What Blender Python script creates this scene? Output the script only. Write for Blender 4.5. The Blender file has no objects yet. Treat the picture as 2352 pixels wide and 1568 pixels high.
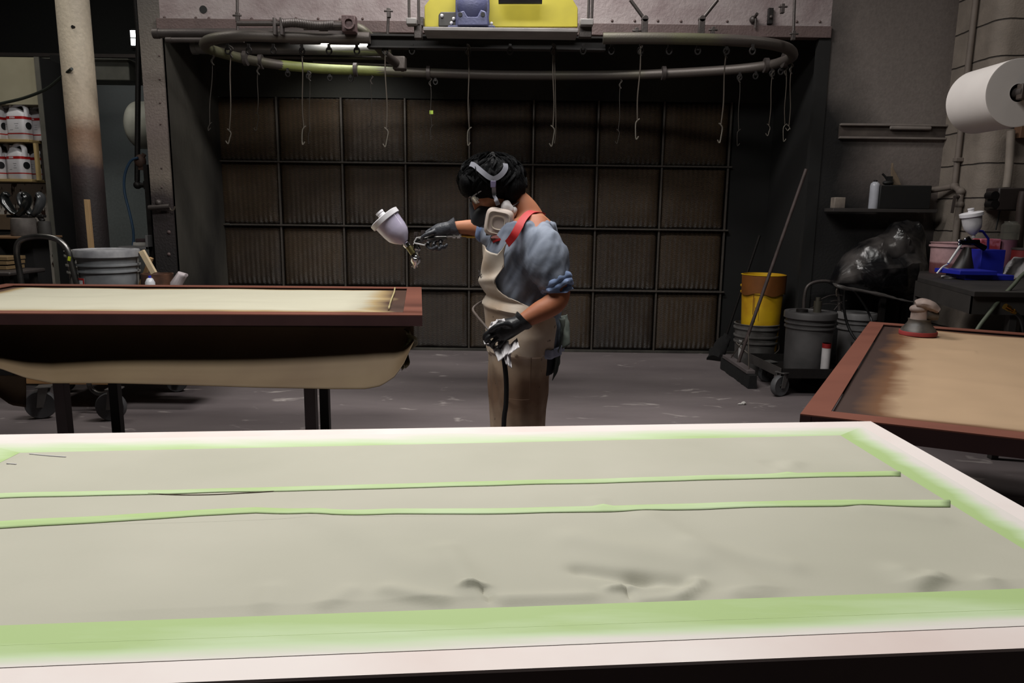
import bpy, bmesh, math, random
from mathutils import Vector, Matrix, Euler, noise
PI = math.pi
random.seed(7)
V = Vector
COL = bpy.context.scene.collection

# ------------------------------------------------------------------ camera
CAM_H, FPX = 1.38, 1680.0
PITCH, ROLL = math.radians(10.0), math.radians(0.7)
F_ = V((0, math.cos(PITCH), -math.sin(PITCH)))
U0 = V((0, math.sin(PITCH), math.cos(PITCH)))
R_ = math.cos(ROLL)*V((1, 0, 0)) + math.sin(ROLL)*U0
U_ = -math.sin(ROLL)*V((1, 0, 0)) + math.cos(ROLL)*U0
CAMP = V((0, 0, CAM_H))
def ray(x, y): return F_*FPX + R_*(x-1176) + U_*(784-y)
def P(x, y, Y):                      # photo point -> place at distance Y from the camera wall line
    d = ray(x, y); return CAMP + d*(Y/d.y)
def Z(x, y, z):                      # photo point -> place at height z
    d = ray(x, y); return CAMP + d*((z-CAM_H)/d.z)
cam_d = bpy.data.cameras.new('camera'); cam = bpy.data.objects.new('camera', cam_d); COL.objects.link(cam)
M = Matrix((R_, U_, -F_)).transposed().to_4x4(); M.translation = CAMP
cam.matrix_world = M
cam_d.sensor_width = 36; cam_d.lens = FPX/2352*36; cam_d.clip_start = .05
bpy.context.scene.camera = cam
vs = bpy.context.scene.view_settings
vs.view_transform = 'Standard'; vs.look = 'None'; vs.gamma = 1; vs.use_curve_mapping = False; vs.exposure = 0

# ------------------------------------------------------------------ materials
def lin(c):
    f = lambda v: v/12.92 if v <= .04045 else ((v+.055)/1.055)**2.4
    return tuple(f(v/255) for v in c) + (1,)
MATS = {}
def mat(name, rgb, rough=.6, metal=0, var=.12, scale=8, rgb2=None, bump=0, bscale=60, lo=.35, hi=.7, det=6,
        stretch=(1, 1, 1), trans=0, coat=0, spec=.5, alpha=1, emit=None):
    """Principled material; colour varies between rgb and rgb2 with object-space noise."""
    if name in MATS: return MATS[name]
    m = bpy.data.materials.new(name); m.use_nodes = True; nt = m.node_tree; N, L = nt.nodes, nt.links
    b = N['Principled BSDF']
    tc = N.new('ShaderNodeTexCoord'); mp = N.new('ShaderNodeMapping'); mp.inputs['Scale'].default_value = stretch
    L.new(tc.outputs['Object'], mp.inputs[0])
    no = N.new('ShaderNodeTexNoise'); no.inputs['Scale'].default_value = scale; no.inputs['Detail'].default_value = det
    L.new(mp.outputs[0], no.inputs['Vector'])
    cr = N.new('ShaderNodeValToRGB'); e = cr.color_ramp.elements
    c1 = lin(rgb)
    c2 = lin(rgb2) if rgb2 else tuple(max(0, v*(1-var*2)) for v in c1[:3]) + (1,)
    e[0].position = lo; e[1].position = hi; e[0].color = c1; e[1].color = c2
    L.new(no.outputs['Fac'], cr.inputs[0]); L.new(cr.outputs[0], b.inputs['Base Color'])
    b.inputs['Roughness'].default_value = rough; b.inputs['Metallic'].default_value = metal
    b.inputs['Transmission Weight'].default_value = trans; b.inputs['Coat Weight'].default_value = coat
    b.inputs['Specular IOR Level'].default_value = spec; b.inputs['Alpha'].default_value = alpha
    if emit:
        b.inputs['Emission Color'].default_value = lin(emit[0]); b.inputs['Emission Strength'].default_value = emit[1]
    if bump:
        n2 = N.new('ShaderNodeTexNoise'); n2.inputs['Scale'].default_value = bscale; n2.inputs['Detail'].default_value = 5
        L.new(mp.outputs[0], n2.inputs['Vector'])
        bp = N.new('ShaderNodeBump'); bp.inputs['Strength'].default_value = bump; bp.inputs['Distance'].default_value = .01
        L.new(n2.outputs['Fac'], bp.inputs['Height']); L.new(bp.outputs[0], b.inputs['Normal'])
    MATS[name] = m
    return m

def nodes_of(m): return m.node_tree.nodes, m.node_tree.links, m.node_tree.nodes['Principled BSDF']
def zramp(m, axis, stops, nz=.25, nscale=3, keep=None):
    """Colour follows height (or another axis) in the object's own space, broken up by noise."""
    N, L, b = nodes_of(m)
    tc = N.new('ShaderNodeTexCoord'); sx = N.new('ShaderNodeSeparateXYZ'); L.new(tc.outputs['Object'], sx.inputs[0])
    no = N.new('ShaderNodeTexNoise'); no.inputs['Scale'].default_value = nscale; no.inputs['Detail'].default_value = 5
    L.new(tc.outputs['Object'], no.inputs['Vector'])
    ma = N.new('ShaderNodeMath'); ma.operation = 'MULTIPLY_ADD'; L.new(no.outputs['Fac'], ma.inputs[0]); ma.inputs[1].default_value = nz*2
    ad = N.new('ShaderNodeMath'); ad.operation = 'SUBTRACT'; L.new(sx.outputs[axis], ad.inputs[0]); ad.inputs[1].default_value = nz
    L.new(ad.outputs[0], ma.inputs[2])
    lo, hi = stops[0][0], stops[-1][0]
    mr = N.new('ShaderNodeMapRange'); mr.inputs['From Min'].default_value = lo; mr.inputs['From Max'].default_value = hi
    L.new(ma.outputs[0], mr.inputs['Value'])
    cr = N.new('ShaderNodeValToRGB'); els = cr.color_ramp.elements
    while len(els) < len(stops): els.new(.5)
    for e, (p, c) in zip(els, stops): e.position = (p-lo)/(hi-lo); e.color = lin(c)
    L.new(mr.outputs[0], cr.inputs[0])
    g = N.new('ShaderNodeTexNoise'); g.inputs['Scale'].default_value = 40; g.inputs['Detail'].default_value = 6; L.new(tc.outputs['Object'], g.inputs['Vector'])
    g2 = N.new('ShaderNodeMapRange'); g2.inputs['To Min'].default_value = .72; g2.inputs['To Max'].default_value = 1.2; L.new(g.outputs['Fac'], g2.inputs['Value'])
    mx = N.new('ShaderNodeMixRGB'); mx.blend_type = 'MULTIPLY'; mx.inputs[0].default_value = 1
    L.new(cr.outputs[0], mx.inputs[1]); L.new(g2.outputs[0], mx.inputs[2]); L.new(mx.outputs[0], b.inputs['Base Color'])
    return m

# ------------------------------------------------------------------ mesh helpers
class B:
    """collects shapes in world space; .to() links them as one mesh object"""
    def __init__(s): s.bm = bmesh.new()
    def box(s, c, size, rot=None):
        r = bmesh.ops.create_cube(s.bm, size=1)
        m = Matrix.Translation(V(c)) @ (rot.to_matrix().to_4x4() if rot else Matrix()) @ Matrix.Diagonal((*size, 1))
        bmesh.ops.transform(s.bm, matrix=m, verts=r['verts']); return s
    def bb(s, lo, hi): return s.box([(a+b)/2 for a, b in zip(lo, hi)], [abs(b-a) for a, b in zip(lo, hi)])
    def cyl(s, p0, p1, r0, r1=None, n=20, cap=True):
        p0, p1 = V(p0), V(p1); d = p1-p0; r1 = r0 if r1 is None else r1
        r = bmesh.ops.create_cone(s.bm, cap_ends=cap, segments=n, radius1=r0, radius2=r1, depth=d.length)
        m = Matrix.Translation((p0+p1)/2) @ d.to_track_quat('Z', 'Y').to_matrix().to_4x4()
        bmesh.ops.transform(s.bm, matrix=m, verts=r['verts']); return s
    def ball(s, c, rad, seg=16, rot=None):
        r = bmesh.ops.create_uvsphere(s.bm, u_segments=seg, v_segments=max(6, seg//2+2), radius=1)
        rad = rad if hasattr(rad, '__len__') else (rad,)*3
        m = Matrix.Translation(V(c)) @ (rot.to_matrix().to_4x4() if rot else Matrix()) @ Matrix.Diagonal((*rad, 1))
        bmesh.ops.transform(s.bm, matrix=m, verts=r['verts']); return s
    def rings(s, rings, cap=True, closed=True):
        vr = [[s.bm.verts.new(p) for p in rg] for rg in rings]; n = len(vr[0])
        for a, b in zip(vr, vr[1:]):
            for i in range(n if closed else n-1):
                j = (i+1) % n
                try: s.bm.faces.new((a[i], a[j], b[j], b[i]))
                except ValueError: pass
        if cap and closed:
            for rg in (vr[0][::-1], vr[-1]):
                try: s.bm.faces.new(rg)
                except ValueError: pass
        return s
    def tube(s, pts, r, n=10, sm=True, step=4):
        pts = [V(p) for p in pts]
        rr = list(r) if hasattr(r, '__len__') else [r]*len(pts)
        if sm and len(pts) > 2: pts, rr = smooth(pts, rr, step)
        return s.loft(pts, [(q, q) for q in rr], n)
    def loft(s, pts, rads, n=20, ref=(0, -1, .01), cap=True, fn=None):
        pts = [V(p) for p in pts]; out = []; ref = V(ref).normalized(); up = None
        for i, p in enumerate(pts):
            d = (pts[min(i+1, len(pts)-1)] - pts[max(i-1, 0)])
            d = d.normalized() if d.length > 1e-9 else V((0, 0, 1))
            base = up if up is not None else ref
            u = base - d*base.dot(d)
            if u.length < 1e-4: u = d.orthogonal()
            u.normalize(); up = u; w = d.cross(u)
            a, b = rads[i]
            rg = []
            for k in range(n):
                t = 2*PI*k/n
                q = p + w*(a*math.cos(t)) + u*(b*math.sin(t))
                if fn: q = fn(q, p, i/(len(pts)-1), t)
                rg.append(q)
            out.append(rg)
        return s.rings(out, cap)
    def lathe(s, prof, c=(0, 0, 0), axis=(0, 0, 1), n=28, cap=True):
        q = V(axis).to_track_quat('Z', 'Y'); c = V(c)
        return s.rings([[c + q @ V((r*math.cos(2*PI*k/n), r*math.sin(2*PI*k/n), h)) for k in range(n)] for r, h in prof], cap)
    def prism(s, pts, off):
        """closed outline extruded by vector off"""
        off = V(off); a = [s.bm.verts.new(V(p)) for p in pts]; b = [s.bm.verts.new(V(p)+off) for p in pts]; n = len(a)
        s.bm.faces.new(a); s.bm.faces.new(b[::-1])
        for i in range(n): s.bm.faces.new((a[i], b[i], b[(i+1) % n], a[(i+1) % n]))
        return s
    def grid(s, fn, nu, nv):
        vs_ = [[s.bm.verts.new(fn(i/nu, j/nv)) for i in range(nu+1)] for j in range(nv+1)]
        for j in range(nv):
            for i in range(nu): s.bm.faces.new((vs_[j][i], vs_[j][i+1], vs_[j+1][i+1], vs_[j+1][i]))
        return s
    def noise(s, amp, sc, axis=None, seed=0):
        s.bm.normal_update()
        for v in s.bm.verts:
            k = noise.fractal(v.co*sc + V((seed, seed, 0)), 1.0, 2.0, 3)*amp
            v.co += (V(axis) if axis else v.normal)*k
        return s
    def to(s, name, m, parent=None, bevel=0, smooth_=True, label=None, cat=None, group=None, kind=None, thick=0, sub=0, auto=40):
        bmesh.ops.recalc_face_normals(s.bm, faces=s.bm.faces)
        if smooth_:
            for f in s.bm.faces: f.smooth = True
            th = math.radians(auto)
            for e in s.bm.edges:
                if len(e.link_faces) == 2 and e.calc_face_angle(0) > th: e.smooth = False
        if parent is None:
            xs = [v.co for v in s.bm.verts]
            o0 = V(((min(v.x for v in xs)+max(v.x for v in xs))/2, (min(v.y for v in xs)+max(v.y for v in xs))/2, min(v.z for v in xs)))
        else: o0 = WL[parent.name]
        bmesh.ops.translate(s.bm, vec=-o0, verts=s.bm.verts)
        me = bpy.data.meshes.new(name); s.bm.to_mesh(me); s.bm.free()
        o = bpy.data.objects.new(name, me); COL.objects.link(o)
        me.materials.append(m)
        if parent is None: o.location = o0
        else: o.parent = parent
        WL[o.name] = o0
        if thick:
            md = o.modifiers.new('thickness', 'SOLIDIFY'); md.thickness = thick; md.offset = 0
        if bevel:
            md = o.modifiers.new('bevel', 'BEVEL'); md.width = bevel; md.segments = 2; md.limit_method = 'ANGLE'
        if sub:
            md = o.modifiers.new('subdivision', 'SUBSURF'); md.levels = sub; md.render_levels = sub
        tag(o, label, cat, group, kind)
        return o
WL = {}
def tag(o, label=None, cat=None, group=None, kind=None):
    if label: o['label'] = label
    if cat: o['category'] = cat
    if group: o['group'] = group
    if kind: o['kind'] = kind
    return o
def thing(name, label, cat, loc, group=None, kind=None):
    o = bpy.data.objects.new(name, None); COL.objects.link(o); o.location = V(loc); o.empty_display_size = .1
    WL[o.name] = V(loc); tag(o, label, cat, group, kind); return o
def smooth(pts, rr, step=4):
    out, ro = [], []
    n = len(pts)
    for i in range(n-1):
        p0, p1, p2, p3 = pts[max(i-1, 0)], pts[i], pts[i+1], pts[min(i+2, n-1)]
        for k in range(step):
            t = k/step
            out.append(.5*((2*p1)+(p2-p0)*t+(2*p0-5*p1+4*p2-p3)*t*t+(3*p1-p0-3*p2+p3)*t**3))
            a, b = rr[i], rr[i+1]
            ro.append(tuple(x+(y-x)*t for x, y in zip(a, b)) if hasattr(a, '__len__') else a+(b-a)*t)
    out.append(pts[-1]); ro.append(rr[-1])
    return out, ro
def dup(root, loc, label=None, group=None, rotz=None):
    c = root.copy(); COL.objects.link(c); c.location = V(loc)
    if rotz is not None: c.rotation_euler = (0, 0, rotz)
    if label: c['label'] = label
    if group: c['group'] = group
    for ch in list(root.children):
        d = ch.copy(); COL.objects.link(d); d.parent = c
        for g in list(ch.children):
            e = g.copy(); COL.objects.link(e); e.parent = d
    return c
def lerp(tab, y):
    if y <= tab[0][0]: return tab[0][1:]
    for a, b in zip(tab, tab[1:]):
        if y <= b[0]:
            t = (y-a[0])/(b[0]-a[0]); return tuple(p+(q-p)*t for p, q in zip(a[1:], b[1:]))
    return tab[-1][1:]

# common materials
steel = mat('grimy_steel', (76, 70, 68), .5, .5, bump=.12, bscale=90)
dsteel = mat('dark_steel', (34, 31, 30), .55, .4, bump=.2)
black = mat('black_rubber', (14, 14, 15), .6)
chrome = mat('chrome', (205, 205, 205), .14, 1, var=.05)
brass = mat('brass', (190, 150, 70), .25, 1)
wood = mat('raw_wood', (176, 146, 106), .7, rgb2=(140, 108, 74), scale=14, stretch=(1, 1, .1))
white = mat('white_plastic', (222, 220, 224), .4, var=.04)
kraft = mat('kraft_paper', (150, 124, 92), .8, rgb2=(128, 102, 72), scale=6)
# ================================================================== SETTING
YB, YF = 7.3, 6.2                    # filter wall and booth front
XL, XR = P(500, 372, YB).x+.0, P(1672, 500, YB).x
flm = mat('painted_concrete', (124, 115, 115), .62, rgb2=(94, 86, 87), scale=1.1, bump=.25, bscale=18, lo=.3, hi=.72, det=10, stretch=(.6, 1.6, 1))
N, L, b = nodes_of(flm)
tc = N.new('ShaderNodeTexCoord'); mp = N.new('ShaderNodeMapping'); mp.inputs['Scale'].default_value = (1.6, 3.0, 1); L.new(tc.outputs['Object'], mp.inputs[0])
n3 = N.new('ShaderNodeTexNoise'); n3.inputs['Scale'].default_value = 2.2; n3.inputs['Detail'].default_value = 9; n3.inputs['Distortion'].default_value = .8; L.new(mp.outputs[0], n3.inputs[0])
cr = N.new('ShaderNodeValToRGB'); cr.color_ramp.elements[0].position = .64; cr.color_ramp.elements[1].position = .74; L.new(n3.outputs['Fac'], cr.inputs[0])
old = b.inputs['Base Color'].links[0].from_socket
mx = N.new('ShaderNodeMixRGB'); mx.inputs[2].default_value = lin((178, 170, 166)); L.new(cr.outputs[0], mx.inputs[0]); L.new(old, mx.inputs[1]); L.new(mx.outputs[0], b.inputs['Base Color'])
B().bb((-6.5, -3, -.1), (6.5, 9.6, 0)).to('floor', flm, kind='structure', smooth_=False)
cm = mat('black_ceiling', (24, 22, 22), .9)
B().bb((-6.5, -3, 4.4), (6.5, 9.6, 4.5)).to('ceiling', cm, kind='structure', smooth_=False)
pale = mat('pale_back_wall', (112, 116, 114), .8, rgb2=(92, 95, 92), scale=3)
zramp(pale, 2, [(0, (128, 130, 128)), (1.3, (120, 124, 122)), (1.9, (60, 62, 62)), (2.4, (30, 31, 31))], .15, 2)  # dim upper part of the wall is shade painted into the colour
B().bb((-6.5, 8.6, 0), (6.5, 8.75, 4.4)).to('wall_back', pale, kind='structure', smooth_=False)
side = mat('side_wall', (60, 58, 56), .85)
B().bb((-6.6, -3, 0), (-6.5, 9.6, 4.4)).to('wall_left', side, kind='structure', smooth_=False)
B().bb((6.5, -3, 0), (6.6, 9.6, 4.4)).to('wall_right', side, kind='structure', smooth_=False)
B().bb((-6.5, -3.1, 0), (6.5, -3, 4.4)).to('wall_front', side, kind='structure', smooth_=False)

# wall beside the booth, its colour darkening towards the booth and the floor
xw0 = P(1888, 300, YF).x; xw1 = P(2196, 100, YF+.05).x
rw = mat('darkened_painted_wall', (112, 104, 100), .8, bump=.25, bscale=50)
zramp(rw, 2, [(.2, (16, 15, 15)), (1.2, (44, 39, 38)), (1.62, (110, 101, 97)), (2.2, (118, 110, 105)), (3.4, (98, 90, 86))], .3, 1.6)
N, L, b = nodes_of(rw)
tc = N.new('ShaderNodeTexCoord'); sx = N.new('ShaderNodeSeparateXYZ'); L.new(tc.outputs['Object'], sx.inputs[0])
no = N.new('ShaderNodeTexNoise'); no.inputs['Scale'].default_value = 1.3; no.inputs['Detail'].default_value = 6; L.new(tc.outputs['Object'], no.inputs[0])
# distance from the booth edge grows the pale area; the pale area starts further out lower down
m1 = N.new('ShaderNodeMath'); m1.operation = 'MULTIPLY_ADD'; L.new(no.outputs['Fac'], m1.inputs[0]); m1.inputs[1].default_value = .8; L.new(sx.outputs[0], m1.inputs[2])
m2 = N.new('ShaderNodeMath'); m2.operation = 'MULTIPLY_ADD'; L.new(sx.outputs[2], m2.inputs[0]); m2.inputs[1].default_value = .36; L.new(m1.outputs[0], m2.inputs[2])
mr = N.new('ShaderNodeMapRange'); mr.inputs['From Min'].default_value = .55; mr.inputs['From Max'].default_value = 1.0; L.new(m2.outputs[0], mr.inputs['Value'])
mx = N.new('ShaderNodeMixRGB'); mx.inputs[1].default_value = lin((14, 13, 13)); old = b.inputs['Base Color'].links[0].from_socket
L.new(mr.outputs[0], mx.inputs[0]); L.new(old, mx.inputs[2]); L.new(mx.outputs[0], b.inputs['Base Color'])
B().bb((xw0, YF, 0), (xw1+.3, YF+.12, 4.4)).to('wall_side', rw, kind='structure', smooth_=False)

# painted block pier at the right, with rounded block corners
YP = 5.65
cmu = mat('painted_blocks', (132, 122, 112), .75, bump=.3, bscale=70)
N, L, b = nodes_of(cmu)
tc = N.new('ShaderNodeTexCoord'); sx = N.new('ShaderNodeSeparateXYZ'); L.new(tc.outputs['Object'], sx.inputs[0])
wn = N.new('ShaderNodeTexNoise'); wn.inputs['Scale'].default_value = 9; L.new(tc.outputs['Object'], wn.inputs[0])
a1 = N.new('ShaderNodeMath'); a1.operation = 'MULTIPLY_ADD'; L.new(wn.outputs['Fac'], a1.inputs[0]); a1.inputs[1].default_value = .012; L.new(sx.outputs[2], a1.inputs[2])
fr = N.new('ShaderNodeMath'); fr.operation = 'PINGPONG'; L.new(a1.outputs[0], fr.inputs[0]); fr.inputs[1].default_value = .128
cr = N.new('ShaderNodeMapRange'); cr.inputs['From Min'].default_value = .002; cr.inputs['From Max'].default_value = .007; L.new(fr.outputs[0], cr.inputs['Value'])
old = b.inputs['Base Color'].links[0].from_socket
mx = N.new('ShaderNodeMixRGB'); mx.inputs[1].default_value = lin((48, 42, 38)); L.new(cr.outputs[0], mx.inputs[0]); L.new(old, mx.inputs[2]); L.new(mx.outputs[0], b.inputs['Base Color'])
bp = N.new('ShaderNodeBump'); bp.inputs['Distance'].default_value = .01; L.new(cr.outputs[0], bp.inputs['Height'])
L.new(b.inputs['Normal'].links[0].from_socket, bp.inputs['Normal']); L.new(bp.outputs[0], b.inputs['Normal'])
xa = P(2176, 250, YF).x; xb = P(2262, 250, YP).x+.04
def pier():
    o = [(xa, YF+.02)]
    for k in range(9):
        t = k/8*PI/2; o.append((xa+.1-.1*math.cos(t), YP+.1-.1*math.sin(t)))
    return o + [(6.4, YP), (6.4, YF+.02)]
B().prism([(x, y, 0) for x, y in pier()], (0, 0, 4.4)).to('wall_pier', cmu, kind='structure')

# window far behind at the left: bright little panes above the back wall
wm = mat('lit_pane', (235, 240, 240), .4, emit=((235, 240, 240), 3.0))
p = P(315, 88, 8.55)
t = thing('window_1', None, None, p-V((0, 0, .15)), kind='structure')
B().box(p, (.16, .03, .2)).to('window_frame', dsteel, t)
for dx in (-.033, .033):
    for dz in (-.042, .042):
        B().box(p+V((dx, -.02, dz)), (.055, .01, .072)).to('window_pane', wm, t)

# ================================================================== SPRAY BOOTH
booth_out = mat('booth_sheet_metal', (152, 142, 141), .6, .1, bump=.5, bscale=45, rgb2=(128, 114, 114), scale=5)
booth_post = mat('booth_post_metal', (140, 132, 128), .65, bump=.5, bscale=60)
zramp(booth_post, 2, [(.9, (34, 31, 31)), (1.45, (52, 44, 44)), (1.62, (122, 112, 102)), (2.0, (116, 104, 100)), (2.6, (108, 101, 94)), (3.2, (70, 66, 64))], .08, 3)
booth_in = mat('booth_inside', (70, 67, 60), .75, rgb2=(20, 18, 17), scale=1.6, bump=.3, bscale=30, stretch=(2, 1, .5), det=8)
booth_black = mat('booth_dark_sheet', (15, 15, 14), .85)  # even near-black colour for the dark booth panels
ZT = 4.3
xl = P(385, 300, YF).x; xr = P(1872, 300, YF).x; xl0 = P(336, 300, YF).x
zf = P(1176, 80, YF).z               # underside of the fascia
zhl = P(600, 222, YB).z              # top of the filters
bt = thing('spray_booth', 'open fronted sheet metal spray booth with dark smudged walls behind the painter', 'spray booth', (0, YF+.5, 0))
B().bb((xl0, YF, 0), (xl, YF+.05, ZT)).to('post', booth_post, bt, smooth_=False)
B().bb((xl, YF, zf+.085), (xw0, YF+.05, ZT)).to('fascia', booth_out, bt, smooth_=False)
fl = mat('fascia_flange', (94, 78, 76), .6, .1, bump=.4, bscale=60)
B().bb((xl-.02, YF-.03, zf), (xw0+.0, YF+.06, zf+.088)).to('flange', fl, bt, bevel=.004, smooth_=False)
B().bb((xl-.05, YF+.02, 0), (xl, YB, zf+.35)).to('side_panel', booth_in, bt, smooth_=False, label='left side panel, smudged grey black')
B().bb((xr+.03, YF+.02, 0), (xr+.08, YB, zf+.35)).to('side_panel', booth_black, bt, smooth_=False)
B().bb((xr-.03, YF-.01, 0), (xw0+.01, YF+.05, zf)).to('post', booth_black, bt, smooth_=False)
B().bb((xl, YB, zhl), (xr+.03, YB+.05, zf+.35)).to('header_panel', mat('header_dark', (44, 43, 36), .8, rgb2=(16, 16, 15), scale=1.2, bump=.2), bt, smooth_=False)
B().bb((XR, YB, 0), (xr+.03, YB+.05, zhl)).to('blank_panel', booth_black, bt, smooth_=False)
B().bb((xl, YB+.12, 0), (XR, YB+.17, zhl)).to('plenum_panel', booth_black, bt, smooth_=False)
B().bb((xl, YF+.05, zf+.35), (xr+.05, YB+.05, zf+.38)).to('roof_panel', booth_black, bt, smooth_=False)
frm = mat('filter_frame_steel', (78, 72, 66), .6, .3, bump=.4)
cols = [P(x, 372, YB).x for x in (497, 641, 787, 932, 1078, 1224, 1371, 1520, 1672)]
rows = [P(1176, y, YB).z for y in (229, 378, 523, 664, 802)]
for i, x in enumerate(cols):
    B().box((x, YB-.012, zhl/2), (.018, .03, zhl)).to('frame_upright', frm, bt, bevel=.003)
for j, z in enumerate(rows[1:4]):
    B().box(((XL+XR)/2, YB-.014, z), (XR-XL, .06, .016)).to('frame_rail', frm, bt, bevel=.003)
B().box(((XL+XR)/2, YB-.02, rows[4]/2+.0), (XR-XL+.3, .05, max(.03, rows[4]))).to('frame_sill', booth_in, bt, bevel=.003)
# bolts along the fascia seam
bolt = B()
def bolt_at(x, y, r=.011):
    p = P(x, y, YF); B().ball((p.x, YF, p.z), (r, .012, r), 10).to('bolt', fl, bt)
for x, y in [(378, 40), (450, 41), (480, 42), (578, 43), (680, 42), (731, 43), (781, 44), (833, 43), (1406, 48), (1458, 48), (1511, 48), (1564, 49), (1670, 49), (1830, 50), (1883, 50), (1898, 88)]:
    bolt_at(x, y)
for y in (128, 182, 236, 285, 386, 430):
    bolt_at(366+ (y-128)*.02, y, .008)
for y in (533, 584): bolt_at(388, y, .016)
p = P(467, 22, YF); B().cyl(p+V((0, .001, 0)), p-V((0, .004, 0)), .03).to('inspection_hole', black, bt)

# filter pads: puffed sheets with fine herringbone slits
fm = bpy.data.materials.new('filter_paper'); fm.use_nodes = True
N, L = fm.node_tree.nodes, fm.node_tree.links; b = N['Principled BSDF']
tc = N.new('ShaderNodeTexCoord'); sx = N.new('ShaderNodeSeparateXYZ'); L.new(tc.outputs['Object'], sx.inputs[0])
def mth(op, a, bb=None, c=None):
    n = N.new('ShaderNodeMath'); n.operation = op
    for i, q in enumerate((a, bb, c)):
        if q is None: continue
        if isinstance(q, (int, float)): n.inputs[i].default_value = q
        else: L.new(q, n.inputs[i])
    return n.outputs[0]
nz = N.new('ShaderNodeTexNoise'); nz.inputs['Scale'].default_value = 7; L.new(tc.outputs['Object'], nz.inputs[0])
zig = mth('MULTIPLY', mth('PINGPONG', sx.outputs[0], .024), .3)
zz = mth('ADD', mth('ADD', sx.outputs[2], zig), mth('MULTIPLY', nz.outputs['Fac'], .03))
wv = mth('SINE', mth('MULTIPLY', zz, 2*PI/.0098))
colv = mth('SINE', mth('MULTIPLY', sx.outputs[0], 2*PI/.048))
ridge = mth('MULTIPLY', mth('ADD', wv, 1), .5)
nb = N.new('ShaderNodeTexNoise'); nb.inputs['Scale'].default_value = 2.3; nb.inputs['Detail'].default_value = 5; L.new(tc.outputs['Object'], nb.inputs[0])
oi = N.new('ShaderNodeObjectInfo')
patch = mth('MULTIPLY', mth('ADD', nb.outputs['Fac'], mth('MULTIPLY', oi.outputs['Random'], .35)), mth('MULTIPLY_ADD', colv, .1, .9))
mrr = N.new('ShaderNodeMapRange'); mrr.inputs['From Min'].default_value = .3; mrr.inputs['From Max'].default_value = .85; L.new(patch, mrr.inputs['Value'])
hi_ = mth('MULTIPLY', mth('POWER', ridge, 6.0), mrr.outputs[0])  # glints on the ridges, painted as a tan tint in the colour
mx = N.new('ShaderNodeMixRGB'); mx.inputs[1].default_value = lin((38, 30, 25)); mx.inputs[2].default_value = lin((126, 100, 66)); L.new(hi_, mx.inputs[0])
L.new(mx.outputs[0], b.inputs['Base Color']); b.inputs['Roughness'].default_value = .5
bp = N.new('ShaderNodeBump'); bp.inputs['Strength'].default_value = .9; bp.inputs['Distance'].default_value = .006; L.new(ridge, bp.inputs['Height']); L.new(bp.outputs[0], b.inputs['Normal'])
rown = ['top', 'second', 'third', 'bottom']; coln = ['leftmost', 'second from left', 'third from left', 'fourth from left', 'fourth from right', 'third from right', 'second from right', 'rightmost']
for j in range(4):
    for i in range(8):
        x0, x1 = cols[i]+.008, cols[i+1]-.008; z1, z0 = rows[j]-.006, rows[j+1]+.006
        sd = j*8+i
        def pad(u, v):
            e = min(u, 1-u, v, 1-v); puff = .03*min(1, e*7)**.6
            w = noise.noise(V((u*3+sd*5, v*3, 1)))*.012*min(1, e*8) + .006*math.sin(v*9+sd)*math.exp(-v*4)
            sag = .02*math.exp(-((v-.03)/.05)**2)*(noise.noise(V((u*4, sd, 3)))+.4)
            return V((x0+(x1-x0)*u, YB+.02-puff-w, z0+(z1-z0)*v-.0+sag*.5))
        r = (z1, z0)
        B().grid(pad, 20, 20).to('filter_pad', fm, label='%s brown slit paper filter pad in the %s row of the booth wall' % (coln[i], rown[j]), cat='filter', group='paper filter pads of the booth wall', thick=.006)

# ================================================================== OVERHEAD CONVEYOR
cv = thing('overhead_conveyor', 'oval loop of overhead pipe rail hanging across the booth opening', 'conveyor', P(1176, 120, 5.6))
railm = mat('conveyor_pipe', (78, 72, 68), .5, .4, rgb2=(92, 94, 64), scale=1.1, lo=.52, hi=.75, bump=.12, bscale=120)
ZR = P(1176, 93, 5.25).z
nearp = [(560, 82), (640, 84), (760, 86), (900, 88), (1176, 89), (1500, 88), (1640, 91), (1740, 97)]
farp = [(1440, 172), (1176, 173), (1000, 168), (860, 163), (740, 158), (650, 150)]
loop = [Z(x, y, ZR) for x, y in nearp] + [Z(1800, 108, ZR), Z(1820, 122, ZR), Z(1812, 135, ZR), Z(1760, 151, ZR), Z(1640, 163, ZR)] + [Z(x, y, ZR) for x, y in farp] + [Z(570, 137, ZR), Z(510, 122, ZR), Z(480, 112, ZR), Z(470, 102, ZR), Z(480, 93, ZR), Z(510, 86, ZR)]
i0 = [i for i, (x, y) in enumerate(nearp) if x == 1500][0]; nn = len(nearp)
loop = [Z(1385, 88, ZR)] + loop[i0:] + loop[:3] + [Z(850, 87, ZR)]
pts, rr = smooth(loop, [.038]*len(loop), 5)
B().tube(pts, .038, 12, sm=False).to('rail', railm, cv)
B().tube([Z(x, y, ZR) for x, y in ((640, 149), (740, 158), (860, 163), (925, 166))], .0392, 14).to('green_tinted_rail', mat('olive_overspray', (112, 118, 62), .6, bump=.12), cv, label='far stretch of rail dusted yellow green')
# sleeves and couplings on the rail
for (x, y) in [(790, 87), (700, 86)]:
    p = Z(x, y, ZR); B().cyl(p-V((.1, 0, 0)), p+V((.1, 0, 0)), .045).to('sleeve', steel, cv)
for (x, y) in [(565, 134), (600, 142), (985, 167), (818, 160), (1525, 168), (1760, 150), (1803, 138)]:
    p = Z(x, y, ZR); B().cyl(p-V((.018, 0, 0)), p+V((.012, 0, 0)), .055, .055).to('collar', steel, cv)
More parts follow.
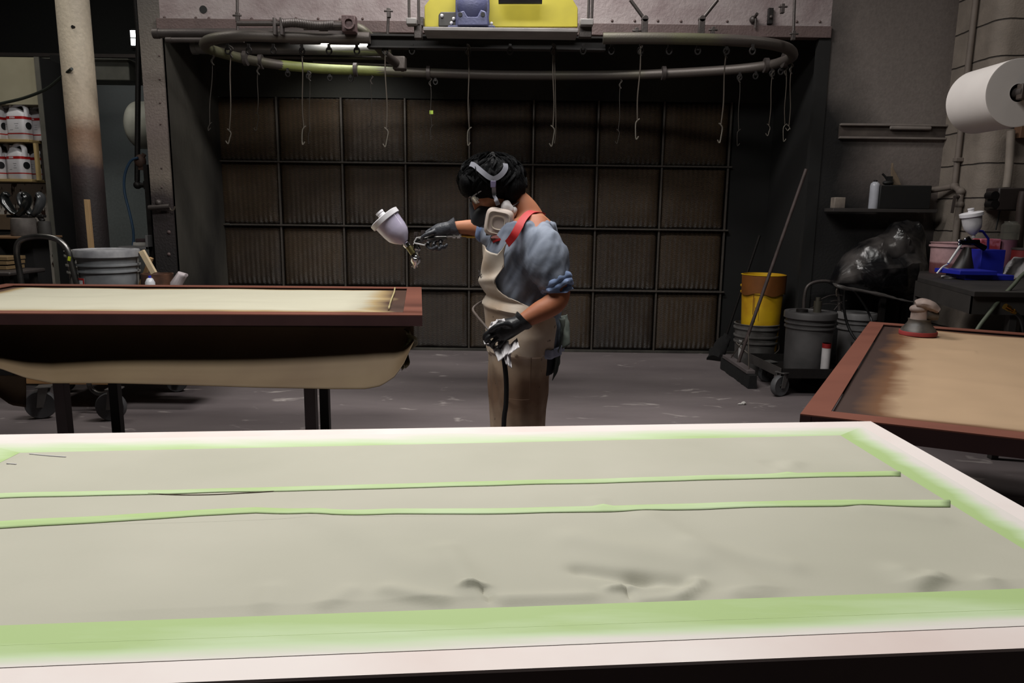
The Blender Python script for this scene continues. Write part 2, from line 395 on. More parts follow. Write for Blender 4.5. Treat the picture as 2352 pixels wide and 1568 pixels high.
# trolley eyelets along the near and the far run
def eyelet(p):
    q = B(); q.box(p-V((0, 0, .045)), (.018, .012, .04))
    q.tube([p-V((0, 0, .07)) + V((math.cos(a)*.018, 0, math.sin(a)*.022)) for a in [k*PI/5 for k in range(11)]], .006, 6, sm=False)
    q.to('trolley_eyelet', dsteel, cv)
for x in (522, 570, 627, 693, 755, 819, 884, 946, 1075, 1172, 1272, 1340, 1405, 1472, 1538, 1604, 1670, 1730):
    y = 92
    eyelet(Z(x, y, ZR))
for x in (660, 708, 757, 805, 1000, 1700, 1737, 1775, 1795):
    eyelet(Z(x, lerp([(600, 142), (740, 158), (1000, 168), (1440, 172), (1640, 163), (1760, 151), (1812, 138)], x)[0], ZR))
# hanger rods and brackets
def rod(x0, y0, x1, y1, Y=5.25, r=.01, name='hanger_rod'):
    a, c = P(x0, y0, Y), P(x1, y1, Y)
    d = a-c
    if y0 < 5 and abs(x0-x1) < 40 and name == 'hanger_rod': a = c + d*((4.35-c.z)/d.z)
    B().cyl(c, a, r, n=10).to(name, steel, cv)
rod(545, 0, 546, 78); rod(1825, 0, 1822, 88); rod(893, 20, 890, 82, 5.3)
rod(1448, 0, 1481, 45, 5.25, .012, 'brace'); rod(1648, 0, 1612, 45, 5.25, .012, 'brace')
for x in (1481, 1612):
    a, c = P(x, 44, 5.25), P(x, 86, 5.25)
    B().bb((a.x-.02, 5.23, c.z), (a.x+.02, 5.27, a.z)).cyl(a-V((0, .02, 0)), a+V((0, .02, 0)), .022).to('hanger_bracket', steel, cv, bevel=.003)
for x, y in [(546, 40), (893, 30), (1462, 75), (1637, 73), (1822, 82), (1797, 20)]:
    p = P(x, y, 5.25); B().box(p, (.024, .03, .06)).cyl(p+V((-.03, -.01, .01)), p+V((.03, -.01, .01)), .007, n=8).to('clamp', steel, cv, bevel=.004)

# --- switch track crossing from near run to far run, and pipes at the left
t = thing('pipe_switch', 'curved grey pipe branch joining the two runs of the overhead rail', 'pipe', Z(880, 120, ZR))
B().tube([Z(700, 62, ZR+.12), Z(790, 60, ZR+.12), Z(830, 68, ZR+.09), Z(860, 98, ZR+.03), Z(890, 130, ZR), Z(925, 155, ZR)], .034, 12).to('pipe', railm, t)
B().box(Z(918, 146, ZR), (.1, .1, .1)).to('coupling_block', railm, t, bevel=.01)
for (nm, lab, x0, y0, x1, y1, Y, r, mm) in [
    ('duct_pipe', 'long grey pipe end sticking out at the upper left of the booth', 356, 77, 830, 74, 5.7, .033, steel),
    ('duct_pipe', 'thin grey pipe under the long pipe at the upper left', 385, 92, 560, 92, 5.6, .018, steel),
    ('round_duct', 'fat grey duct with bright shine inside the booth top', 445, 108, 900, 112, 6.5, .055, mat('duct_metal', (130, 128, 126), .38, .6, bump=.12, bscale=160)),
    ('conduit', 'narrow conduit below the fat duct inside the booth top', 570, 130, 900, 134, 6.6, .016, steel),
    ('conduit', 'lower thin greenish conduit above the far rail', 722, 143, 905, 150, 6.6, .012, railm)]:
    a, c = P(x0, y0, Y), P(x1, y1, Y)
    q = B(); q.cyl(a, c, r, n=18); q.cyl(a-(c-a).normalized()*.01, a+(c-a).normalized()*.03, r*1.12, n=18)
    q.to(nm, mm, label=lab, cat='pipe')
# flexible spring sleeve and rod with square junction box
t = thing('take_up_spring', 'ribbed spring sleeve on a rod ending in a square box with round port', 'spring tensioner', P(700, 60, 5.2))
a, c = P(650, 54, 5.15), P(768, 58, 5.15)
q = B(); n = 60
q.loft([a.lerp(c, k/n)+V((0, 0, .006*math.sin(k/n*7))) for k in range(n+1)], [(.026 + .004*(k % 2),)*2 for k in range(n+1)], 14).to('spring', steel, t)
B().cyl(P(545, 54, 5.15), a, .016, n=12).to('rod', steel, t)
B().cyl(c, P(790, 58, 5.15), .02, n=12).to('rod', steel, t)
rb = mat('reddish_box', (88, 68, 68), .6, .1, bump=.4)
bx = B().box(P(803, 57, 5.15), (.09, .08, .105)).to('junction_box', rb, t, bevel=.006)
p = P(803, 55, 5.1); B().lathe([(.018, 0), (.024, 0), (.038, .0), (.038, .03), (.026, .03), (.026, .012), (.001, .012)], p, (0, -1, 0)).to('round_port', rb, t)
for x in (632, 648): B().box(P(x, 62, 5.15), (.02, .05, .11)).to('clamp', steel, t, bevel=.004)

# --- beam flange that carries the conveyor drive, left and right of it
bm_ = mat('beam_steel', (34, 31, 30), .6, .3)
a, c = P(842, 78, 5.25), P(1392, 80, 5.25)
B().bb((a.x, 5.24, a.z-.012), (c.x, 5.34, a.z)).bb((a.x, 5.275, a.z-.08), (c.x, 5.295, a.z-.01)).bb((a.x, 5.25, a.z-.085), (c.x, 5.32, a.z-.075)).to('track_flange', bm_, cv, smooth_=False)

# --- drive: yellow guard plate, blue gearbox, grey platform
YD = 5.0
dr = thing('conveyor_drive', 'blue gear motor on a grey platform before a yellow guard above the booth', 'motor', P(1150, 68, YD))
yel = mat('safety_yellow', (178, 166, 46), .5, var=.06)
blu = mat('gearbox_blue', (82, 85, 120), .5, bump=.2, var=.08)
gp = [(975, 62), (975, 14), (992, -8), (992, -70), (1310, -70), (1310, -10), (1327, 18), (1327, 62)]
B().prism([P(x, y, YD+.12) for x, y in gp], (0, .02, 0)).to('guard', yel, dr, bevel=.004)
pg = mat('platform_grey', (138, 134, 132), .55, .2)
a, c = P(972, 62, YD-.05), P(1328, 75, YD-.05)
B().bb((a.x, YD-.06, c.z), (c.x, YD+.16, a.z)).to('platform', pg, dr, bevel=.004)
a = P(1085, 0, YD); z0 = P(1085, 62, YD).z
def oct_(cx, w, pts, Y0, Y1, mm, nm):
    return B().prism([P(x, y, Y0) for x, y in pts], (0, Y1-Y0, 0)).to(nm, mm, dr, bevel=.008)
g = oct_(0, 0, [(1046, 60), (1046, -40), (1122, -40), (1124, 10), (1122, 40), (1126, 60)], YD-.0, YD+.1, blu, 'gearbox')
B().ball(P(1084, 12, YD-.01), (.098, .05, .098), 20).to('end_bell', blu, dr)
B().prism([P(x, y, YD-.05) for x, y in ((1050, 58), (1052, 28), (1066, 24), (1074, 38), (1096, 38), (1104, 22), (1116, 26), (1122, 58))], (0, .05, 0)).to('foot_casting', blu, dr, bevel=.006)
for x in (1057, 1109):
    p = P(x, 33, YD-.055); B().cyl(p, p+V((0, .02, 0)), .014).to('bolt', black, dr)
B().prism([P(x, y, YD-.02) for x, y in ((1028, 62), (1030, 58), (1135, 58), (1138, 62))], (0, .12, 0)).to('base_plate', blu, dr, bevel=.002)
B().prism([P(x, y, YD+.06) for x, y in ((1007, 60), (1007, 34), (1012, 27), (1050, 27), (1050, 60))], (0, .05, 0)).to('terminal_box', mat('box_grey', (62, 60, 58), .5), dr, bevel=.005)
for x, y in ((1015, 36), (1042, 43), (1037, 53), (1129, 54)):
    p = P(x, y, YD+.05); B().ball(p, .011, 10).to('bolt', white, dr)
a, c = P(1145, -8, YD-.0), P(1245, -8, YD-.0)
B().cyl(a, c, .045, n=24).to('motor', mat('motor_dark', (38, 37, 42), .45, .3), dr)
for xs in ((940, 962), (1351, 1359)):
    for x in xs:
        c = P(x, 56, YD+.02); B().cyl((c.x, c.y, c.z), (c.x, c.y, 4.35), .009, n=10).to('hanger_rod', steel, dr)
for x0, x1, y in ((934, 958, 50), (1332, 1362, 52)):
    a, c = P(x0, y-7, YD), P(x1, y+8, YD); B().bb((a.x, YD-.03, c.z), (c.x, YD+.05, a.z)).to('hanger_bracket', pg, dr, bevel=.005)
for x0, x1, y0, y1 in ((952, 970, 60, 90), (1330, 1358, 58, 88), (960, 974, 40, 62)):
    a, c = P(x0, y0, YD+.05), P(x1, y1, YD+.05); B().bb((a.x, YD+.02, c.z), (c.x, YD+.08, a.z)).to('angle_bracket', steel, dr, bevel=.004)

# --- wire hooks hanging from the rail
wirem = mat('wire', (96, 88, 80), .5, .6)
fwire = mat('dull_wire', (52, 47, 42), .6, .3)
hooks = [  # x top, y top, x bottom, y eye, y end, run(near/far), words
    (530, 100, 527, 300, 330, 0, 'leftmost long wire hook on the near run of the conveyor rail'),
    (692, 100, 698, 293, 332, 0, 'wire hook in front of the second filter column of the booth'),
    (885, 100, 888, 297, 337, 0, 'wire hook with open curled end above the spray gun cup'),
    (1075, 100, 1078, 296, 334, 0, 'wire hook hanging just above the head of the painter'),
    (1272, 100, 1270, 292, 336, 0, 'double wire hook hanging to the right of the painter'),
    (1472, 102, 1464, 277, 320, 0, 'wire hook at the second filter column from the right'),
    (1670, 104, 1656, 287, 328, 0, 'wire hook beside the right end of the filter wall'),
    (487, 150, 482, 285, 300, 1, 'dim wire hook farthest left near the side panel'),
    (592, 165, 591, 262, 300, 1, 'faint thin wire hanging behind the first two hooks'),
    (710, 172, 712, 300, 330, 1, 'faint thin wire just right of the second hook'),
    (853, 172, 852, 262, 290, 1, 'faint thin wire left of the curled hook'),
    (988, 172, 992, 290, 320, 1, 'thin wire with a small green tape tag'),
    (1426, 172, 1420, 300, 330, 1, 'faint thin wire left of the second hook from the right end'),
    (1700, 168, 1697, 300, 335, 1, 'thin dark wire hook right of the filter wall'),
    (1776, 152, 1766, 288, 312, 1, 'wire hook with kinked top below the right bend of the rail'),
    (1807, 134, 1803, 288, 325, 1, 'longer of the two hooks at the far right bend'),
    (1819, 137, 1812, 290, 300, 1, 'shorter of the two hooks at the far right bend')]
for n_, (x0, y0, x1, y1, y2, far, lab) in enumerate(hooks):
    top = Z(x0, lerp([(480, 112), (560, 134), (740, 158), (1000, 168), (1440, 172), (1640, 163), (1760, 151), (1812, 138), (1830, 128)], x0)[0] if far else lerp([(500, 96), (560, 94), (1500, 88), (1740, 97)], x0)[0], ZR)-V((0, 0, .05))
    Y = top.y; a = P(x1, y1, Y); e = P(x1-3, y2, Y)
    s = (1 if n_ % 2 else -1)
    t = thing('hanging_hook', lab, 'hook', (top.x, top.y, e.z), 'wire hooks hanging from the conveyor rail')
    B().tube([top, top.lerp(a, .3)+V((.004*s, 0, 0)), top.lerp(a, .7)-V((.006*s, 0, 0)), a], .0045 if not far else .003, 6).to('wire', fwire if far and x0 < 1760 else wirem, t)
    B().tube([top+V((-.01, 0, .02)), top+V((.012, 0, .0)), top+V((-.01, 0, -.03)), top+V((.008, 0, -.06))], .006, 6).to('twisted_eye', fwire, t)
    w = .015*s
    B().tube([a+V((w, 0, .012)), a, a+V((-w*.7, 0, -.02)), a.lerp(e, .6)+V((-w*.5, 0, 0)), e, e+V((w*1.1, 0, .02))], .0045 if not far else .003, 6).to('hook_end', fwire if far and x0 < 1760 else mat('bright_wire', (150, 144, 134), .4, .8), t)
    if 'green' in lab:
        B().box(top.lerp(a, .7), (.03, .004, .03)).to('tape_tag', mat('tape_green', (170, 200, 70), .6), t)
    if n_ == 4:
        B().tube([top+V((.005, 0, 0)), top.lerp(a, .6)+V((.015, 0, 0)), a+V((.02, 0, 0)), e+V((.02, 0, .02))], .003, 6).to('wire', wirem, t)

# small fixtures on the fascia right
p = P(1730, 45, YF-.02)
t = thing('wall_valve', 'small grimy valve fitting on the metal above the booth right end', 'valve', p)
B().ball(p, .03, 10).to('body', steel, t); B().cyl(p, p+V((.01, -.06, .03)), .012, n=8).cyl(p+V((.01, -.03, 0)), p+V((.01, -.03, -.07)), .007, n=8).to('lever', steel, t)
a, c = P(1763, 20, YF), P(1772, 57, YF)
t = thing('strap_bracket', 'short dark vertical bracket bolted to the metal above the booth', 'bracket', (a.x, YF-.02, c.z))
B().bb((a.x, YF-.03, c.z), (c.x, YF, a.z)).to('plate', dsteel, t, bevel=.003)
B().ball(V(((a.x+c.x)/2, YF-.04, c.z+.05)), .014, 10).to('bolt', steel, t)
# ================================================================== LEFT SIDE
# tall pipe column, coated by old brown overspray lower down
YC = 5.95
pm = mat('column_paint', (150, 140, 126), .6, bump=.25, bscale=50)
zramp(pm, 2, [(.9, (26, 23, 23)), (1.5, (44, 36, 36)), (1.68, (66, 54, 54)), (1.82, (140, 116, 98)), (1.95, (132, 104, 84)), (2.1, (184, 168, 148)), (2.6, (198, 186, 166)), (3.1, (176, 166, 150))], .06, 5)
a = P(192, 300, YC); r = (P(228, 300, YC).x-P(160, 300, YC).x)/2
B().cyl((a.x, YC, 0), (a.x, YC, 4.4), r, n=40).to('steel_column', pm, label='tall round column, pale above and brown stained below, at the left', cat='column', kind='thing')
p = P(168, 62, YC-r*.9)
B().cyl(p-V((0, .01, 0)), p+V((.005, .04, 0)), .012, n=8).to('screw_head', dsteel, label='dark screw head sticking out of the pale column', cat='screw')

# storage unit with jugs
YS = 6.4
crm = mat('cream_panel', (158, 152, 130), .75, rgb2=(140, 134, 112), scale=3)
peel = mat('peeling_white', (206, 198, 186), .8, rgb2=(58, 36, 26), scale=16, lo=.56, hi=.6, det=8, stretch=(1.6, 1, .5), bump=.4, bscale=30)
brd = mat('shelf_board', (176, 152, 104), .6, var=.08)
st = thing('storage_unit', 'cream painted storage unit with open shelves of white jugs at the left edge', 'shelving', P(0, 640, YS))
L0 = P(-180, 300, YS).x
a, c = P(100, 132, YS), P(112, 420, YS)
xr_ = P(106, 300, YS).x
B().bb((L0, YS+.35, 0), (xr_, YS+.38, a.z)).to('back_panel', crm, st, smooth_=False)
z1 = P(60, 240, YS).z
B().bb((L0, YS-.0, z1), (xr_-.02, YS+.35, a.z)).to('upper_box', crm, st, smooth_=False)
B().bb((xr_-.03, YS-.02, 0), (xr_+.015, YS+.38, a.z)).to('side_panel', mat('shelf_edge_dark', (9, 9, 9), .9), st, smooth_=False)
B().bb((xr_-.03, YS-.026, 0), (xr_+.01, YS-.019, a.z)).to('edge_strip', mat('shelf_edge_grey', (92, 90, 82), .8), st, smooth_=False)
sh = []
for y0, x1 in ((320, 69), (411, 76)):
    z = P(30, y0, YS).z; sh.append(z); x = P(x1, y0, YS).x
    B().bb((L0, YS-.02, z-.022), (x, YS+.33, z)).to('shelf', brd, st, bevel=.002)
x = P(86, 370, YS).x
B().bb((x-.012, YS-.02, sh[1]-.01), (x+.008, YS+.025, sh[0]-.03)).to('divider', brd, st, bevel=.002)
B().bb((L0, YS+.15, sh[1]-.01), (xr_-.03, YS+.34, sh[0])).to('inner_box', mat('inner_brown', (52, 46, 42), .8), st, smooth_=False)
a, c = P(50, 420, YS+.3), P(100, 620, YS+.3)
B().bb((L0, YS+.3, 0), (xr_-.03, YS+.34, sh[1]-.03)).to('lower_panel', peel, st, smooth_=False)
a, c = P(90, 545, YS-.05), P(114, 660, YS-.05)
B().bb((a.x, YS-.1, 0), (c.x, YS-.02, a.z)).to('post', peel, st, smooth_=False)

# white jugs with red bands
jw = white; jr = mat('red_band', (176, 30, 30), .5); jb = mat('black_disc', (24, 26, 30), .5)
txtm = mat('label_grey', (150, 150, 152), .6)
def make_jug(label):
    t = thing('paint_jug', label, 'jug', (0, 0, 0), 'white jugs with red bands')
    W2, D2, H = .088, .055, .21
    q = B()
    def ring(z, sx_, sy_, ox=0):
        o = []
        for k in range(28):
            a_ = 2*PI*k/28; ca, sa = math.cos(a_), math.sin(a_)
            o.append(V((ox+sx_*math.copysign(abs(ca)**.35, ca), sy_*math.copysign(abs(sa)**.35, sa), z)))
        return o
    q.rings([ring(0, W2*.93, D2*.93), ring(.01, W2, D2), ring(.185, W2, D2), ring(.215, W2*.97, D2*.9), ring(.24, W2*.62, D2*.6, -.02), ring(.262, W2*.36, D2*.5, -.035)])
    q.to('body', jw, t)
    hd = B(); hd.loft(*smooth([V((-.045, 0, .265)), V((.0, 0, .29)), V((.055, 0, .288)), V((.08, 0, .25)), V((.078, 0, .19))], [(.016, .024)]*5, 5), 12).to('handle', jw, t)
    B().cyl((-.06, 0, .255), (-.06, 0, .285), .02).to('cap', jw, t)
    for z_, h_ in ((.168, .022), (.044, .009)):
        b_ = B(); b_.rings([ring(z_, W2+.0012, D2+.0012), ring(z_+h_, W2+.0012, D2+.0012)], cap=False).to('band', jr, t)
    B().cyl((W2+.0005, .0, .115), (W2+.003, .0, .115), .03, n=24).to('round_label', jb, t)
    for k, (x_, w_) in enumerate(((-.03, .03), (.022, .04), (.022, .024), (.022, .036))):
        z_ = (.08, .13, .112, .094)[k]
        B().box((x_, -D2-.0008, z_), (w_, .001, .0022)).to('print_line', txtm, t)
    # lettering on the band
    cu = bpy.data.curves.new('lettering', 'FONT'); cu.body = 'KXRA'; cu.size = .019; cu.extrude = .0006; cu.align_x = 'CENTER'; cu.space_character = 1.05; cu.offset = .0006
    to = bpy.data.objects.new('lettering', cu); COL.objects.link(to)
    dg = bpy.context.evaluated_depsgraph_get(); me = bpy.data.meshes.new_from_object(to.evaluated_get(dg)); bpy.data.objects.remove(to)
    o = bpy.data.objects.new('lettering', me); COL.objects.link(o); o.parent = t; me.materials.clear(); me.materials.append(white)
    o.location = (-.012, -D2-.002, .1725); o.rotation_euler = (PI/2, 0, 0)
    return t
jl = ['large white jug, frontmost on the upper shelf beside the cable', 'white jug on the upper shelf behind the frontmost one', 'white jug at the right end of the upper shelf', 'white jug cut by the photo edge on the upper shelf',
      'front white jug on the lower shelf with a torn red mark', 'white jug at the photo edge on the lower shelf', 'white jug half hidden by the divider board on the lower shelf', 'shaded white jug behind on the lower shelf']
jp = [(48, 316, 0, -.0, .2), (24, 316, 0, .1, .2), (93, 317, 0, .12, .3), (-8, 316, 0, .05, .2), (47, 407, 1, .0, .35), (-8, 406, 1, .02, .5), (86, 407, 1, .14, .35), (18, 406, 1, .12, .5)]
for i, (x, y, s, dy, rz) in enumerate(jp):
    pp = P(x, y, YS+.06+dy); loc = (pp.x, YS+.06+dy, sh[s]+.001)
    if i == 0: j0 = make_jug(jl[0]); j0.location = loc; j0.rotation_euler = (0, 0, -rz)
    else: j = dup(j0, loc, jl[i], rotz=-rz)
    if i in (0,): pass
# jug scale check: jugs are one gallon size
# dark duct, far wall details
dk = thing('white_duct', 'pale rectangular duct running level behind the column', 'duct', P(220, 160, 7.6))
a, c = P(132, 132, 7.6), P(298, 185, 7.6)
B().bb((a.x-.6, 7.6, c.z), (c.x, 7.9, a.z)).to('duct_run', mat('duct_paint', (120, 120, 112), .7), dk, bevel=.01)
a = P(300, 130, 7.6); B().bb((L0-1, 7.5, P(200, 131, 7.5).z), (a.x+.3, 7.55, P(200, 123, 7.5).z)).to('top_rail', steel, dk)
# black box filling the dark gap between storage unit and column
a = P(108, 130, 7.0); c = P(165, 640, 7.0)
B().bb((a.x+.02, 7.0, 0), (P(175, 300, 7.0).x, 7.4, P(120, 125, 7.0).z)).to('dark_filler', mat('filler', (10, 10, 10), .9), bevel=.01, label='black tall locker in the gap between shelving and column', cat='filler')
a = P(238, 190, 7.9)
# white pressure tank with conduit in front
p = P(322, 288, 7.0); rt = (P(322, 236, 7).z-P(322, 345, 7).z)/2
t = thing('white_tank', 'white rounded tank half hidden behind the booth post', 'tank', p-V((0, 0, rt)))
tk = mat('tank_white', (196, 196, 184), .5)
q = B(); pr = []
for k in range(13):
    an = k/12*PI/2; pr.append((rt*math.sin(an), -.11*math.cos(an)))
pr += [(rt, .4)]
q.lathe([(max(r_, .001), h_) for r_, h_ in pr], p, (1, 0, 0), 36).to('shell', tk, t)
B().lathe([(rt*1.01, .0), (rt*1.01, .0)], p, (1, 0, 0), 36, cap=False).to('seam', steel, t) if False else None
B().box(p+V((.2, 0, -rt-.02)), (.1, .3, .06)).box(p+V((.2, 0, -rt-(p.z-rt)/2)), (.05, .05, p.z-rt-.05)).to('support_leg', dsteel, t)
YQ = 6.5
a, c = P(318, 82, YQ), P(316, 425, YQ)
t = thing('conduit_drop', 'dark vertical conduit with an elbow in front of the white tank', 'pipe', c)
B().cyl((a.x, YQ, 4.35), a, .022, n=12).tube([a, V((c.x, YQ, c.z+.04)), c, c+V((.1, 0, 0))], .022, 10, sm=False).to('conduit', dsteel, t)
B().ball(c, .034, 12).box(c+V((.09, 0, 0)), (.05, .06, .07)).to('elbow', dsteel, t)
p = P(322, 370, YQ); B().ball(p, (.05, .04, .06), 12).cyl(p, p+V((.04, 0, .06)), .02, n=8).box(p+V((0, 0, -.06)), (.06, .03, .03)).to('valve_body', mat('rusty', (74, 52, 42), .7), t)
# slotted strut
a, c = P(335, 378, 6.35), P(345, 570, 6.35)
q = B(); q.bb((a.x-.016, 6.33, 0), (a.x+.02, 6.37, a.z)).to('slotted_strut', dsteel, label='dark slotted steel strut along the edge of the booth post', cat='strut')
# blue hose
B().tube([P(317, 362, 6.45), P(300, 370, 6.45), P(287, 400, 6.45), P(286, 440, 6.45), P(298, 490, 6.45), P(306, 530, 6.45), P(306, 560, 6.45), P(301, 580, 6.42), P(300, 640, 6.4)], .011, 8).to('blue_hose', mat('hose_blue', (40, 66, 92), .5), label='blue air hose hanging in a curve left of the booth post', cat='hose')
# small ledge with papers
a, c = P(278, 565, 6.3), P(347, 572, 6.3)
t = thing('small_ledge', 'small steel ledge holding scraps beside the booth post', 'ledge', (a.x, 6.3, c.z))
B().bb((a.x, 6.25, c.z), (c.x, 6.55, a.z)).bb((c.x-.02, 6.25, c.z), (c.x, 6.55, P(345, 540, 6.3).z)).to('tray', mat('ledge_grey', (110, 108, 108), .6), t, bevel=.002)
B().bb((a.x, 6.5, 0), (a.x+.03, 6.53, c.z)).bb((c.x-.03, 6.5, 0), (c.x, 6.53, c.z)).to('support', dsteel, t)
z = a.z
for i, (lab, dx, w, h, cc) in enumerate([('white folded paper scrap on the small ledge', .17, .13, .035, (170, 166, 160)), ('dark red cloth scrap on top of the white paper on the ledge', .18, .1, .03, (60, 46, 48))]):
    B().box((a.x+dx, 6.35, z+h/2), (w, .12, h)).noise(.006, 20).to('paper_scrap' if i == 0 else 'cloth_scrap', mat('scrap%d' % i, cc, .8), label=lab, cat='scrap', bevel=.008); z += h
# bracket with hook on the post
p = P(368, 474, YF-.03)
t = thing('hook_bracket', 'horizontal steel bracket with a hook end bolted on the booth post', 'bracket', p-V((0, .02, .03)))
B().cyl(P(342, 477, YF-.04), P(390, 474, YF-.04), .022, n=10).to('bar', steel, t)
B().ball(p+V((-.01, 0, .03)), .03, 12).to('clamp', steel, t)
B().tube([P(388, 474, YF-.04), P(392, 482, YF-.04), P(398, 483, YF-.04), P(402, 474, YF-.04)], .007, 6).to('hook', wirem, t)

# bench things at the far left: vise bench with grey pot, black cradles
YV = 5.6
a, c = P(15, 541, YV), P(92, 547, YV)
B().bb((a.x-.1, YV-.15, c.z), (c.x+.05, YV+.2, a.z)).to('board', mat('brown_board', (112, 84, 58), .7), label='short brown board carrying the grey pots at the left', cat='board', bevel=.003)
zb = a.z
B().bb((a.x-.5, YV-.1, .0), (a.x-.0, YV+.2, c.z-.0)).bb((a.x, YV-.02, .0), (c.x-.05, YV+.18, c.z)).to('dark_cabinet', mat('cab_dark', (22, 20, 20), .8), label='black low cabinet under the grey pots at the left edge', cat='cabinet')
gpot = mat('grey_pot', (104, 98, 94), .6, rgb2=(60, 56, 54), scale=9)
p = P(55, 520, YV)
B().lathe([(.085, 0), (.09, .01), (.082, .13), (.07, .135)], (p.x, YV, zb), n=28).to('grey_pot', gpot, label='larger grey pot on the brown board at the left', cat='pot')
p = P(93, 525, YV)
B().lathe([(.045, 0), (.047, .01), (.043, .11), (.03, .112)], (p.x, YV+.05, zb), n=24).to('grey_pot', mat('grey_pot_dark', (62, 60, 58), .6), label='smaller dark grey pot beside the larger one', cat='pot')
for i, (cx, w, lab, mm) in enumerate([(38, 58, 'black glossy curved cradle above the grey pot, left of two', mat('gloss_black', (22, 24, 24), .18)), (73, 52, 'grey glossy curved cradle above the grey pot, right of two', mat('gloss_grey', (66, 68, 70), .2))]):
    Yk = YV-.03+.06*i; c = P(cx, 470, Yk); s = w/58
    t = thing('curved_cradle', lab, 'cradle', c-V((0, 0, .1)), 'curved cradles')
    for sg in (-1, 1):
        q = B()
        pts_ = [c+V((sg*.005*s, 0, -.07)), c+V((sg*.035*s, 0, -.05)), c+V((sg*.07*s, 0, .0)), c+V((sg*.085*s, 0, .05)), c+V((sg*.07*s, 0, .08)), c+V((sg*.045*s, 0, .06))]
        q.loft(*smooth(pts_, [(.02, .03), (.022, .04), (.024, .05), (.024, .045), (.018, .035), (.006, .01)], 5), 12).to('jaw', mm, t)
    z0_ = zb+.13 if i == 0 else zb+.11
    B().cyl((c.x+(.03 if i == 0 else 0.06), Yk+.02, z0_), (c.x+.02, Yk+.02, c.z-.06), .02, n=12).box(c+V((.0, .02, -.085)), (.17*s, .05, .02)).to('stem', dsteel, t, bevel=.004)
# cardboard box + planks at far left edge
p0, p1 = P(-40, 492, 6.0), P(26, 528, 6.0)
B().bb((p0.x, 6.0, p1.z), (p1.x, 6.3, p0.z)).to('cardboard_box', mat('cardboard_dark', (88, 70, 50), .8), label='brown cardboard box cut by the left photo edge', cat='box', bevel=.004)
B().bb((p0.x, 6.02, 0), (p1.x-.02, 6.28, p1.z)).to('dark_stand', mat('cab_dark', (22, 20, 20), .8), label='dark stand below the brown cardboard box at the left edge', cat='stand')
for k, y in enumerate((588, 598, 609)):
    p0, p1 = P(-60, y, 5.3), P(28-k, y+9, 5.3)
    B().bb((p0.x, 5.25, p1.z), (p1.x, 5.45, p0.z)).to('plank', mat('plank_tan', (120, 98, 66), .7), label=('topmost', 'middle', 'lowest')[k]+' short plank of the small stack at the left edge', cat='plank', group='stacked planks', bevel=.002)
zpl = P(-60, 618, 5.3).z
p0, p1 = P(-80, 622, 5.2), P(44, 622, 5.2)
t = thing('work_shelf', 'dark metal shelf with rolled edge at the left photo edge', 'shelf', (p1.x-.1, 5.3, 0))
B().bb((p0.x, 5.1, zpl-.03), (p1.x, 5.5, zpl)).to('shelf_plate', steel, t, bevel=.01)
B().bb((p1.x-.08, 5.15, 0), (p1.x-.04, 5.19, zpl-.03)).bb((p1.x-.08, 5.42, 0), (p1.x-.04, 5.46, zpl-.03)).to('leg', dsteel, t)
# black cable
B().tube([P(-30, 245, 6.0), P(5, 237, 6.0), P(55, 225, 5.98), P(105, 205, 5.95), P(140, 178, 5.9), P(165, 158, 5.8)], .012, 8).to('black_cable', mat('cable_green', (38, 42, 36), .5), label='dark green black cable sagging from the column to the left edge', cat='cable')

# ------- trolley with deck and casters
YT0, YT1 = 4.85, 5.76
z0 = .19
def caster(t, x, y, D, yaw=0.0):
    s = D*.5
    c = V((x, y, s)); d = V((math.cos(yaw), math.sin(yaw), 0)); n = V((-d.y, d.x, 0))
    B().lathe([(s*.62, -.02), (s*.93, -.024), (s, -.014), (s, .014), (s*.93, .024), (s*.62, .02)], c, n, 28).to('wheel', mat('caster_tread', (84, 84, 86), .6), t)
    B().lathe([(.0001, -.026), (s*.2, -.026), (s*.24, -.018), (s*.66, -.012), (s*.66, .012), (s*.24, .018), (s*.2, .026), (.0001, .026)], c, n, 20).to('hub', dsteel, t)
    q = B()
    for sg in (-1, 1):
        q.prism([c+n*.032*sg-d*.02-V((0, 0, .015)), c+n*.032*sg+d*.02-V((0, 0, .015)), c+n*.032*sg+d*.06+V((0, 0, D*.62)), c+n*.032*sg+d*.0+V((0, 0, D*.62))], n*.004*sg)
    q.box(c+V((0, 0, D*.63))+d*.03, (.09, .09, .008), Euler((0, 0, yaw)))
    q.to('fork', mat('zinc', (120, 118, 116), .45, .6), t, bevel=.001)
tx0, tx1 = P(62, 900, YT0).x, P(312, 890, YT0+.4).x
t = thing('platform_trolley', 'wooden platform trolley on big casters behind the hanging paper', 'trolley', ((tx0+tx1)/2, (YT0+YT1)/2, 0))
B().prism([(tx0, YT0, z0), (tx0+.62, YT0, z0), (tx1+.12, YT0+.5, z0), (tx1+.12, YT1, z0), (tx0, YT1, z0)], (0, 0, .075)).to('deck', mat('deck_wood', (168, 128, 84), .7, rgb2=(130, 94, 60), scale=10, stretch=(.2, 1, 1)), t, bevel=.004, smooth_=False)
for px, py, yw in ((98, 960, .3), (258, 965, .1)):
    p = Z(px, py, 0); caster(t, p.x, p.y, .19, yw+PI*0)
p = Z(408, 899, 0); caster(t, p.x, p.y, .15, .2)
p = Z(150, 899, 0); caster(t, p.x, p.y, .15, .2)
B().bb((tx1-.05, YT0+.42, z0+.02), (P(425, 880, 5.5).x, 5.6, z0+.06)).to('deck_edge', steel, t)
YH = YT0+.04
arch = [P(64, 770, YH), P(56, 700, YH), P(46, 630, YH), P(38, 580, YH), P(44, 555, YH), P(66, 545, YH), P(100, 543, YH), P(132, 550, YH), P(154, 572, YH), P(166, 610, YH), P(176, 650, YH), P(190, 700, YH), P(200, 770, YH)]
